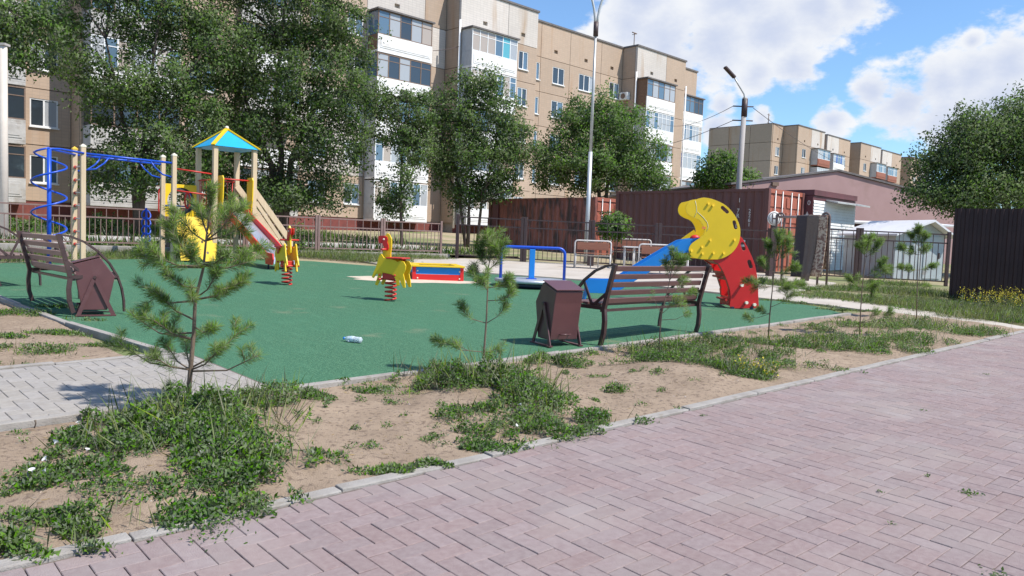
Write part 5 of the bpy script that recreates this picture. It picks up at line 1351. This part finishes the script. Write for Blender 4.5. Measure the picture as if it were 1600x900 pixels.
bush('rounded green bush before the big container behind the dark fence', 958, 352, 22, 20, 23.9, 80, .10, m_elm2)
bush('low leafy bush behind the fence left of the spiral climber', 35, 352, 32, 13, 25.5, 60, .09, m_elm2)
bush('low bush behind the fence right of the climbing ladder', 160, 345, 28, 14, 26, 50, .09, m_elm)
bush('thin shrub growing at the fence post behind the left spring rider', 462, 372, 14, 22, 21.8, 26, .06, m_elm2)
bush('low shrub growing at the fence before the red plinth', 400, 345, 22, 18, 27.5, 40, .08, m_elm)

# ------------------------------------------------------------------ pine saplings
m_needle = leaf_mat('pine_needles', (.14, .23, .06), (.21, .29, .085), trans=.36, rnd=.25, scale=4)
m_pbark = M('young_pine_bark', (.20, .145, .10), (.13, .09, .065), rough=.9, scale=20, stretch=(1, 1, .4), bump=.5, bscale=90)
def needles(P0, P1, n, ln, out):
    """needles round a shoot from P0 to P1"""
    P0, P1 = np.array(P0), np.array(P1); d = P1 - P0; L = np.linalg.norm(d); d = d / L
    t = rng.random(n) ** .8; c = P0 + d * (t * L)[:, None]
    r = unit(n); r -= d * (r @ d)[:, None]; r /= np.linalg.norm(r, axis=1, keepdims=True)
    k = rng.uniform(.15, 1.3, n)[:, None]; a = d * k + r; a[:, 2] += .12; a /= np.linalg.norm(a, axis=1, keepdims=True)
    out.append((c, a, ln * rng.uniform(.7, 1.2, n)))
def pine(label, Yb, trunk, branches, nl, per, r0, wid):
    """trunk: px points bottom to top; branches: (px0, py0, px1, py1, dy)"""
    g = G(*trunk[0]); Yb = g.y; base = Vector((g.x, g.y, float(soil_z(g.x, g.y)) - .02))
    root = thing('pine_sapling', label, 'pine', base, 0, 'pine saplings planted along the path'); out = []
    tp = [base] + [P(a, c, Yb) for a, c in trunk[1:]]; tp = [p - base for p in tp]; n = len(tp)
    MB().tube(tp, [r0 * (1 - .75 * i / (n - 1)) for i in range(n)], 9).build('trunk', m_pbark, root)
    for (a0, c0, a1, c1, dy, *k) in branches:
        bb = MB()
        s, e = P(a0, c0, Yb) - base, P(a1, c1, Yb + dy) - base; L = (e - s).length
        m = s.lerp(e, .55) - Vector((0, 0, .10 * L)); bb.tube([s, m, e], [r0 * .38, r0 * .28, r0 * .16], 6)
        kk = k[0] if k else 1.0; tuft = min(L * .75, .20 * kk); q = e - (e - m).normalized() * tuft
        needles(q, e + (e - m).normalized() * .02, int(per * kk), nl, out)
        for j in range(int(1 + 1.6 * kk) if r0 > .015 else int(2 + 3 * kk)):                      # side shoots
            f = rng.uniform(.45, .95); s2 = m.lerp(e, f); dr = ((e - m).normalized() + Vector(rng.normal(size=3)) * .55 + Vector((0, 0, .25))).normalized(); e2 = s2 + dr * rng.uniform(.06, .12) * (.6 + .5 * kk)
            bb.tube([s2, e2], [r0 * .14, r0 * .1], 5); needles(s2.lerp(e2, .2), e2 + dr * .01, int(per * .55 * kk), nl * .9, out)
        bb.build('branch', m_pbark, root)
    C = np.concatenate([o[0] for o in out]); Ax = np.concatenate([o[1] for o in out]); Ls = np.concatenate([o[2] for o in out])
    v, f = leaf_quads(C, Ls, wid, axis=Ax); v, f, nn = orient(v, f, unit(len(C)) * .6 + Ax * .5 + np.array([.3, -.25, .45])); link('needles', np_mesh('needles', v, f, normals=nn), m_needle, root)
    return root
pine('tallest pine sapling with bushy whorls at the left before the grey path', 5.2, [(292, 645), (298, 575), (303, 520), (305, 470), (318, 418), (322, 375), (328, 318)],
     [(298, 578, 182, 534, .1), (298, 578, 238, 556, -.2, 1.2), (298, 578, 262, 540, .25), (298, 578, 340, 548, -.15), (298, 575, 372, 520, .1, 1.2), (298, 580, 402, 556, -.1, .7), (299, 578, 290, 535, .3),
      (302, 530, 206, 492, .1), (302, 530, 240, 500, -.2, 1.1), (302, 520, 262, 508, .2), (304, 500, 250, 462, -.1, 1.2), (303, 510, 330, 515, -.2),
      (305, 470, 235, 458, .2, 1.2), (306, 468, 362, 448, .0, 1.4), (306, 468, 378, 440, .2, 1.2), (306, 466, 340, 425, -.2), (308, 450, 270, 435, -.2, 1.2), (306, 466, 300, 465, -.25, .7),
      (318, 418, 214, 395, .1, 1.2), (318, 416, 242, 400, -.15, 1.3), (318, 416, 262, 352, .0, 1.3), (318, 415, 285, 375, .1, 1.5), (318, 415, 300, 400, -.2, 1.3), (318, 415, 385, 410, .0, 1.3), (318, 414, 398, 392, .15, 1.2), (319, 410, 350, 400, -.2, 1.2),
      (322, 378, 283, 340, .1, 1.2), (322, 376, 380, 350, .1, 1.4), (322, 376, 365, 330, -.1, 1.4), (323, 372, 345, 335, .1, 1.3), (324, 360, 331, 312, 0, 1.3), (324, 365, 312, 325, .1, 1.2), (292, 636, 262, 608, .05, .45), (292, 640, 268, 632, -.1, .5)],
     .070, 300, .018, .0025)
pine('spindly pine sapling with a round top tuft in the middle of the bed', 6.7, [(753, 590), (757, 540), (760, 500), (762, 450), (763, 420), (768, 390)],
     [(763, 420, 768, 384, 0, 1.8), (763, 422, 752, 400, .05, 1.2), (763, 422, 784, 398, -.05, 1.3), (762, 450, 742, 430, 0, 1.1), (762, 450, 790, 440, .05, 1.2), (761, 470, 800, 460, -.05, .9), (760, 505, 722, 486, .05, .8), (760, 505, 790, 480, 0, .6),
      (756, 550, 712, 538, 0, .4), (756, 550, 690, 532, 0, .9), (756, 550, 775, 545, .05, .5), (762, 455, 756, 440, -.1, 1), (754, 566, 758, 560, 0, .4)], .072, 210, .011, .0030)
pine('thin sparse pine sapling right in front of the bench', 8.1, [(1030, 558), (1031, 520), (1034, 490), (1040, 465), (1046, 440), (1052, 412)],
     [(1047, 432, 1053, 402, 0, 1.7), (1046, 438, 1042, 414, .05, .9), (1046, 438, 1063, 412, 0, 1), (1041, 465, 1068, 440, 0, .7), (1041, 465, 1078, 458, .05, .8), (1040, 470, 1060, 476, -.05, .7), (1034, 490, 1020, 462, 0, .15), (1034, 500, 1075, 490, 0, .35), (1034, 490, 1052, 472, 0, .5)],
     .064, 170, .009, .0032)
pine('pine sapling with layered tufts before the red climber legs', 9.6, [(1200, 533), (1203, 490), (1207, 450), (1211, 415), (1217, 382)],
     [(1212, 405, 1218, 376, 0, 1.9), (1212, 408, 1202, 388, .05, 1.2), (1212, 408, 1232, 388, -.05, 1.3), (1209, 425, 1192, 412, 0, 1), (1209, 425, 1238, 420, 0, 1.2), (1207, 448, 1166, 440, 0, .9), (1207, 448, 1184, 446, .08, .9), (1207, 448, 1246, 444, 0, 1.1), (1206, 455, 1225, 450, -.08, 1),
      (1203, 490, 1168, 496, 0, .5), (1203, 490, 1190, 486, 0, .6), (1204, 480, 1236, 460, 0, .8)], .076, 220, .010, .0036)
pine('pine sapling with two flat tufts left of the last sapling', 10.4, [(1343, 525), (1345, 480), (1348, 440), (1352, 410), (1356, 385)],
     [(1353, 402, 1357, 380, 0, 1.6), (1353, 402, 1346, 386, 0, 1.2), (1353, 402, 1370, 386, 0, 1.3), (1349, 432, 1376, 415, 0, 1.2), (1349, 432, 1382, 424, .05, 1), (1346, 448, 1330, 440, 0, 1.0), (1346, 448, 1362, 446, 0, 1.1), (1345, 475, 1365, 462, 0, .7), (1344, 505, 1368, 490, 0, .6), (1344, 505, 1392, 488, 0, .7)], .076, 210, .009, .0038)
pine('farthest pine sapling with pale stem near the brick path corner', 12.6, [(1432, 500), (1433, 460), (1434, 425), (1435, 395), (1436, 368)],
     [(1435, 385, 1436, 362, 0, 1.5), (1435, 385, 1426, 370, 0, 1.1), (1435, 385, 1446, 370, 0, 1.2), (1435, 398, 1408, 389, 0, 1.1), (1435, 398, 1446, 392, 0, 1), (1434, 398, 1425, 392, .1, .9), (1434, 422, 1410, 418, 0, 1), (1434, 422, 1454, 416, 0, 1), (1433, 422, 1424, 420, .1, .8), (1433, 450, 1448, 446, 0, .5)], .076, 200, .009, .0042)

# ------------------------------------------------------------------ weeds, grass, flowers
m_weed = leaf_mat('weed_leaves', (.105, .178, .058), (.165, .24, .085), trans=.35, rnd=.3, scale=3)
m_grass = leaf_mat('grass_blades', (.125, .185, .062), (.20, .215, .09), trans=.28, rnd=.3, scale=2)
WV, WF, GV, GF, WN, GN = [], [], [], [], [], []
def acc(VV, FF, v, f):
    o = sum(len(a) for a in VV); VV.append(v); FF.append(f + o)
def clump(px, py, rx, ry, h, n, grass=0, leaf=.03, bed=True, irregular=.7):
    n = int(n * 2.6); leaf *= .62; h *= 1.25; grass = int(grass * (.8 if bed else 2.0))
    g = G(px, py); th = rng.random(n) * 2 * math.pi; r = rng.random(n) ** .55
    wob = 1 + irregular * .35 * np.sin(th * 3 + px) + irregular * .25 * np.sin(th * 5 + py)
    x = g.x + rx * r * wob * np.cos(th); y = g.y + ry * r * wob * np.sin(th)
    keep = vnoise(x * 5, y * 5, int(px) % 17) > .30 + .25 * (r ** 2); x, y, r = x[keep], y[keep], r[keep]; n = len(x)
    if bed:
        vp = -x * math.sin(PANG) + y * math.cos(PANG); _, v_ = UV(x, y); ok = (vp > KV + .0 - rng.random(n) * .12) & (v_ < 5.5); x, y, r = x[ok], y[ok], r[ok]; n = len(x); z0 = soil_z(x, y)
    else: z0 = GA * x + GB * y - .02
    loc = h * (.35 + .9 * vnoise(x * 7, y * 7, 3)) * (1 - .75 * r ** 2)
    z = z0 + loc * rng.random(n) ** .6
    ax = unit(n, .35); Ln = 1.15 * leaf * rng.uniform(.5, 1.6, n)
    v, f = leaf_quads(np.stack([x, y, z], 1), Ln, Ln * .42, axis=ax, flat=.5); v, f, nn = orient(v, f, unit(n) * .8 + np.array([.25, -.3, .8])); acc(WV, WF, v, f); WN.append(nn)
    if grass:
        m = grass; th = rng.random(m) * 2 * math.pi; r = rng.random(m) ** .6; x = g.x + rx * r * np.cos(th); y = g.y + ry * r * np.sin(th)
        if bed: z = soil_z(x, y)
        else: z = GA * x + GB * y - .02
        ax = unit(m, 2.0); Ln = h * rng.uniform(.6, 1.6, m); v, f = leaf_quads(np.stack([x, y, z], 1), Ln, .006 + .002 * rng.random(m), axis=ax); v, f, nn = orient(v, f, unit(m) * .8 + np.array([.3, -.5, .5])); acc(GV, GF, v, f); GN.append(nn)
for a in [(320, 672, .62, .36, .20, 5200, 260, .038), (260, 705, .55, .26, .16, 3200, 120, .036), (365, 720, .48, .28, .15, 2800, 120, .036), (180, 712, .34, .18, .10, 1300, 30), (110, 745, .34, .14, .08, 900, 10), (60, 765, .28, .08, .05, 450, 0),
          (400, 760, .34, .20, .09, 1500, 20, .034), (350, 800, .26, .14, .07, 800, 10, .034), (150, 820, .40, .10, .08, 1300, 30), (250, 810, .3, .12, .07, 800, 10), (40, 858, .34, .08, .09, 1200, 30), (10, 868, .2, .06, .08, 500, 10), (240, 770, .45, .16, .04, 700, 0), (110, 838, .3, .06, .06, 600, 10),
          (432, 632, .40, .20, .13, 2300, 60), (385, 640, .22, .12, .10, 800, 20), (480, 622, .2, .12, .07, 600, 0), (480, 715, .3, .12, .04, 300, 0),
          (668, 592, .30, .20, .15, 1900, 90), (655, 618, .22, .18, .10, 900, 20), (710, 612, .34, .22, .18, 2200, 120), (790, 618, .42, .26, .22, 2600, 240, .034), (835, 640, .30, .22, .16, 1700, 120), (770, 655, .44, .22, .10, 1800, 40), (840, 678, .50, .16, .09, 1900, 30), (930, 660, .36, .12, .08, 1300, 20), (780, 700, .28, .10, .07, 900, 10), (700, 650, .3, .2, .04, 400, 0),
          (632, 738, .24, .08, .05, 700, 0), (675, 727, .12, .04, .04, 200, 0), (868, 570, .34, .16, .12, 1500, 80), (1040, 638, .13, .06, .03, 220, 0), (545, 600, .5, .08, .04, 500, 0), (590, 610, .25, .08, .05, 300, 0),
          (990, 556, .45, .22, .13, 1800, 80), (1060, 552, .5, .22, .16, 2300, 130), (1110, 545, .4, .2, .15, 1600, 120), (1040, 575, .5, .2, .10, 1500, 40), (1130, 585, .5, .24, .12, 1500, 300, .03), (1170, 592, .3, .14, .10, 700, 160), (1190, 560, .5, .22, .13, 1600, 160), (1240, 545, .5, .25, .12, 1500, 160), (1240, 575, .4, .2, .08, 800, 60),
          (1290, 535, .5, .25, .12, 1300, 200), (1330, 548, .5, .24, .11, 1300, 160), (1380, 548, .6, .26, .12, 1700, 220), (1420, 535, .6, .3, .14, 1800, 300), (1440, 512, .7, .3, .15, 1900, 340), (1490, 522, .6, .26, .13, 1500, 240), (1530, 522, .5, .2, .10, 900, 140), (1390, 515, .5, .3, .12, 1100, 220), (1340, 510, .4, .25, .10, 800, 160), (1180, 536, .3, .2, .10, 600, 90), (1275, 515, .3, .15, .08, 400, 90)]:
    clump(*a)
for _ in range(300):            # stray sprigs
    u, v = rng.uniform(.4, 13), rng.uniform(3.55, 5.4); w_ = W(u, v); q = np.array(w_) - np.array([0, 0, CAM_H]); d_ = q @ FW
    if d_ > 1: clump(800 + FPX * (q @ RT) / d_, 450 - FPX * (q @ UP) / d_, rng.uniform(.03, .10), rng.uniform(.02, .06), .03, int(rng.uniform(14, 60)), 0, .022)
for a in [(50, 545, .42, .16, .06, 1000, 40), (85, 520, .36, .12, .05, 800, 40), (25, 490, .5, .16, .07, 900, 60), (70, 553, .3, .1, .05, 500, 20), (95, 480, .4, .1, .06, 500, 40), (15, 525, .3, .1, .05, 400, 20), (130, 500, .3, .06, .05, 300, 30), (180, 540, .3, .06, .04, 260, 20), (140, 538, .3, .08, .03, 240, 10), (10, 570, .25, .08, .05, 300, 10)]:
    clump(*a[:6], a[6], .028, False)
# rough grass along the wall, round the yard and by the far path
for px, py, rx, ry, h, n, gr in [(20, 408, 1.2, .5, .3, 700, 700), (60, 400, 1.2, .6, .3, 700, 700), (200, 398, 1.3, .5, .25, 900, 1100), (250, 400, 1.0, .4, .22, 600, 900), (160, 402, .8, .4, .25, 500, 600), (480, 400, 1.2, .5, .3, 900, 1200), (540, 404, 1.2, .5, .35, 1000, 1400), (590, 408, 1.0, .5, .3, 800, 1100), (640, 402, 1.2, .5, .22, 700, 1000), (430, 397, .8, .5, .25, 500, 700), (620, 398, .6, .3, .4, 500, 300), (548, 395, .5, .3, .4, 400, 300),
        (1310, 465, 1.0, .5, .12, 800, 900), (1370, 468, 1.2, .6, .13, 900, 1200), (1420, 475, 1.2, .6, .16, 1000, 1400), (1470, 480, 1.3, .6, .18, 1000, 1500), (1520, 488, 1.3, .6, .2, 1000, 1500), (1570, 498, 1.2, .6, .2, 1000, 1400), (1290, 460, .6, .25, .10, 400, 500), (1400, 455, 1.3, .5, .16, 800, 1200), (1340, 452, 1.0, .4, .14, 600, 900), (1450, 462, 1.0, .5, .2, 700, 1100), (1610, 500, 1.0, .6, .25, 800, 1000),
        (1230, 446, .5, .2, .16, 500, 400), (1190, 442, .7, .3, .2, 600, 500), (1275, 452, .6, .2, .10, 400, 400), (1215, 470, .5, .08, .05, 300, 200), (1330, 485, .7, .06, .06, 300, 300), (1265, 476, .6, .06, .05, 250, 200), (1390, 445, 1, .3, .2, 500, 600)]:
    clump(px, py, rx, ry, h * (.5 if px < 700 else .62), n, gr, .05, False)
FLOW = [(122, 680), (110, 690), (86, 712), (136, 724), (71, 733), (172, 702), (184, 699), (314, 738), (218, 700), (232, 700), (112, 684), (50, 756), (70, 755), (430, 716), (330, 725), (790, 628), (797, 632), (813, 650), (818, 655), (806, 678), (778, 640), (962, 604)]
for (px, py) in FLOW: clump(px, py + 7, .11, .06, .07, 170, 4)
wo = link('weed_cover', np_mesh('weed_cover', np.concatenate(WV), np.concatenate(WF), normals=np.concatenate(WN)), m_weed, kind='stuff'); wo['label'] = 'low green weeds growing in patches in the sandy bed'; 
go = link('grass_tufts', np_mesh('grass_tufts', np.concatenate(GV), np.concatenate(GF), normals=np.concatenate(GN)), m_grass, kind='stuff'); go['label'] = 'thin grass blades among the weeds and along the wall'
# lawn grass on the higher ground
n = 26000; t = rng.uniform(-14, 14, n); s = np.concatenate([rng.uniform(.1, 1.1, n // 5), rng.uniform(7.1, 18, n - n // 5)])
x = FA.x + fdir.x * t + fnor.x * s; y = FA.y + fdir.y * t + fnor.y * s; z = WALLZ - .03 + .024 * s
kp = vnoise(x * .8, y * .8, 4) > .3; x, y, z = x[kp], y[kp], z[kp]; n = len(x)
v, f = leaf_quads(np.stack([x, y, z], 1), rng.uniform(.12, .4, n), rng.uniform(.015, .05, n), axis=unit(n, 1.6))
lo_ = link('lawn_grass', np_mesh('lawn_grass', v, f), leaf_mat('rough_lawn_grass', (.075, .13, .04), (.14, .18, .06), trans=.25, rnd=.3), kind='stuff'); lo_['label'] = 'rough grass on the lawn before the apartment block'
# long arching blades beside the tall sapling
ab = MB()
for k in range(44):
    g = G(rng.uniform(315, 385), rng.uniform(668, 705)); z0 = float(soil_z(g.x, g.y)); a = rng.uniform(-.9, 1.2); l = rng.uniform(.16, .30); wv = .005
    dx, dy = math.cos(a), -.5 * math.sin(a) - .2; pts = [(g.x + dx * l * q * .8, g.y + dy * l * q * .6, z0 + l * (1.5 * q - 1.15 * q * q)) for q in (0, .3, .6, .85, 1.05)]
    vs, fs = [], []
    for i, p in enumerate(pts): w__ = wv * (1 - i / 4.2); vs += [(p[0] - w__, p[1], p[2]), (p[0] + w__, p[1] + w__ * .5, p[2])]
    for i in range(4): fs.append((2*i, 2*i+1, 2*i+3, 2*i+2))
    ab.add(vs, fs, True)
o = ab.build('long_grass', leaf_mat('fresh_long_grass', (.13, .25, .055), (.17, .29, .07), trans=.3), kind='stuff'); o['label'] = 'long arching bright grass blades beside the tallest pine'
# white bindweed flowers
m_petal = M('white_petal', (.80, .79, .77), (.72, .70, .70), rough=.6, scale=30, trans=.2)
b = MB(); b.lathe((0, 0, 0), [(.002, -.012), (.006, .0), (.018, .012), (.021, .013)], 10); fme = b.mesh('bindweed_flower'); fme.materials.append(m_petal)
for (px, py) in FLOW:
    g = G(px, py); o = bpy.data.objects.new('bindweed_flower', fme); col.objects.link(o)
    o.location = (g.x, g.y, float(soil_z(g.x, g.y)) + .045 + .02 * random.random()); o.rotation_euler = (random.uniform(.1, .9), random.uniform(-.5, .5), random.uniform(0, 6)); s = random.uniform(.5, .8); o.scale = (s, s, s)
    tag(o, 'small white bindweed flower open among the weeds', 'flower', 'white bindweed flowers')
# yellow flowering weeds
def yellow(px, py, rx, ry, h, n, name, label):
    g = G(px, py); th = rng.random(n) * 6.283; r = rng.random(n) ** .5; x = g.x + rx * r * np.cos(th); y = g.y + ry * r * np.sin(th); z = GA * x + GB * y + h * rng.uniform(.5, 1.05, n)
    k = 5; C = np.repeat(np.stack([x, y, z], 1), k, 0) + rng.normal(size=(n * k, 3)) * np.array([.02, .02, .035]); Ln = rng.uniform(.012, .026, n * k)
    v, f = leaf_quads(C, Ln, Ln * .9); root = thing(name, label, 'flowers', (0, 0, 0))
    link('blossom', np_mesh('blossom', v, f), m_yfl, root)
    v, f = leaf_quads(np.stack([x, y, GA * x + GB * y - .03], 1), (z - GA * x - GB * y) + .02, .006, axis=unit(n, 9)); link('stems', np_mesh('stems', v, f), m_grass, root)
    m_ = n * 6; i = rng.integers(0, n, m_); C = np.stack([x[i], y[i], GA * x[i] + GB * y[i] + (z[i] - GA * x[i] - GB * y[i]) * rng.uniform(.1, .85, m_)], 1); Ln = rng.uniform(.03, .07, m_)
    v, f = leaf_quads(C, Ln, Ln * .3, axis=unit(m_, .8)); link('leaves', np_mesh('leaves', v, f), m_grass, root)
m_yfl = M('yellow_blossom', (.62, .50, .03), (.5, .42, .03), rough=.6, scale=20, trans=.2)
yellow(1582, 492, 1.0, .55, .42, 300, 'yellow_flower_patch', 'tall yellow flowering weeds before the dark sheet fence at the right')
yellow(1178, 590, .22, .12, .13, 46, 'yellow_flower_patch', 'small yellow flowering weeds at the brick path edge')
# dark upright weed stalks by the grey path, pebbles and crumbs
st = MB()
for (px, py, h_) in [(232, 648, .11), (245, 660, .10), (262, 662, .08), (283, 655, .09), (213, 670, .1), (54, 668, .05), (140, 655, .06), (345, 640, .07)]:
    g = G(px, py); z0 = float(soil_z(g.x, g.y)); st.tube([(g.x, g.y, z0), (g.x + .008, g.y, z0 + h_ * .6), (g.x + .004, g.y, z0 + h_)], [.004, .004, .007], 5)
o = st.build('weed_stalks', M('dark_seed_stalk', (.09, .06, .05), (.13, .10, .07), rough=.9), kind='stuff'); o['label'] = 'dark upright seed stalks by the grey path'
pb_ = MB()
for k in range(900):
    if k < 640: u, v = rng.uniform(.3, 13.5), rng.uniform(3.5, 5.45); x, y = XY(u, v); z = float(soil_z(x, y))
    elif k < 780: u, v = rng.uniform(-2, 2.3), rng.uniform(7.4, 14); x, y = XY(u, v); z = zg(x, y) - .01
    else: u, v = rng.uniform(.5, 12), rng.uniform(-.5, 3.3); x, y = u * math.cos(PANG) - v * math.sin(PANG), u * math.sin(PANG) + v * math.cos(PANG); z = zg(x, y)
    s = abs(rng.normal()) * .004 + .003 if k < 780 else abs(rng.normal()) * .002 + .0022; q = rng.uniform(.6, 1.3, 6)
    pb_.add([(x + s*q[0], y, z), (x - s*q[1], y, z), (x, y + s*q[2], z), (x, y - s*q[3], z), (x, y, z + s*.8*q[4])], [(0, 2, 4), (2, 1, 4), (1, 3, 4), (3, 0, 4)])
o = pb_.build('pebbles', M('small_pebble', (.42, .34, .27), (.22, .17, .13), rough=.9, rnd=.3, rnd_island=True), kind='stuff'); o['label'] = 'small pebbles and crumbs of soil scattered on bed and paving'
# weeds sprouting in the paving joints
JV, JF = [], []
for (px, py, n, s) in [(1514, 771, 70, .03), (1375, 769, 14, .012), (1100, 650, 16, .015), (1350, 583, 18, .02), (700, 662, 14, .012), (1395, 820, 10, .01), (1450, 745, 10, .012), (1555, 897, 40, .03), (770, 700, 20, .02), (870, 700, 12, .015), (1540, 585, 16, .02), (1440, 642, 12, .015), (345, 830, 60, .06), (320, 842, 40, .05)]:
    g = G(px, py); C = np.array([g.x, g.y, zg(g.x, g.y) + .004]) + rng.normal(size=(n, 3)) * np.array([s, s, .003]); Ln = rng.uniform(.010, .024, n)
    v, f = leaf_quads(C, Ln, Ln * .5, axis=unit(n, .5)); acc(JV, JF, v, f)
o = link('joint_weeds', np_mesh('joint_weeds', np.concatenate(JV), np.concatenate(JF)), m_weed, kind='stuff'); o['label'] = 'tiny weeds sprouting in the brick joints'

# dry straw and dead stalk litter on the soil
n = 5200; u = rng.uniform(.2, 13.3, n); v = rng.uniform(3.55, 5.4, n); x = u * UX - v * UY; y = u * UY + v * UX
kp = vnoise(x * 1.6, y * 1.6, 8) > .38; x, y = x[kp], y[kp]; n = len(x); ax = unit(n); ax[:, 2] *= .12; ax /= np.linalg.norm(ax, axis=1, keepdims=True)
v4, f4 = leaf_quads(np.stack([x, y, soil_z(x, y) + .006], 1), rng.uniform(.012, .05, n), rng.uniform(.002, .004, n), axis=ax, flat=.9)
o = link('straw_litter', np_mesh('straw_litter', v4, f4), M('dry_straw', (.36, .28, .17), (.20, .14, .09), rough=.9, scale=3, rnd=.3, rnd_island=True), kind='stuff'); o['label'] = 'dry straw and dead stalks scattered on the sandy bed'
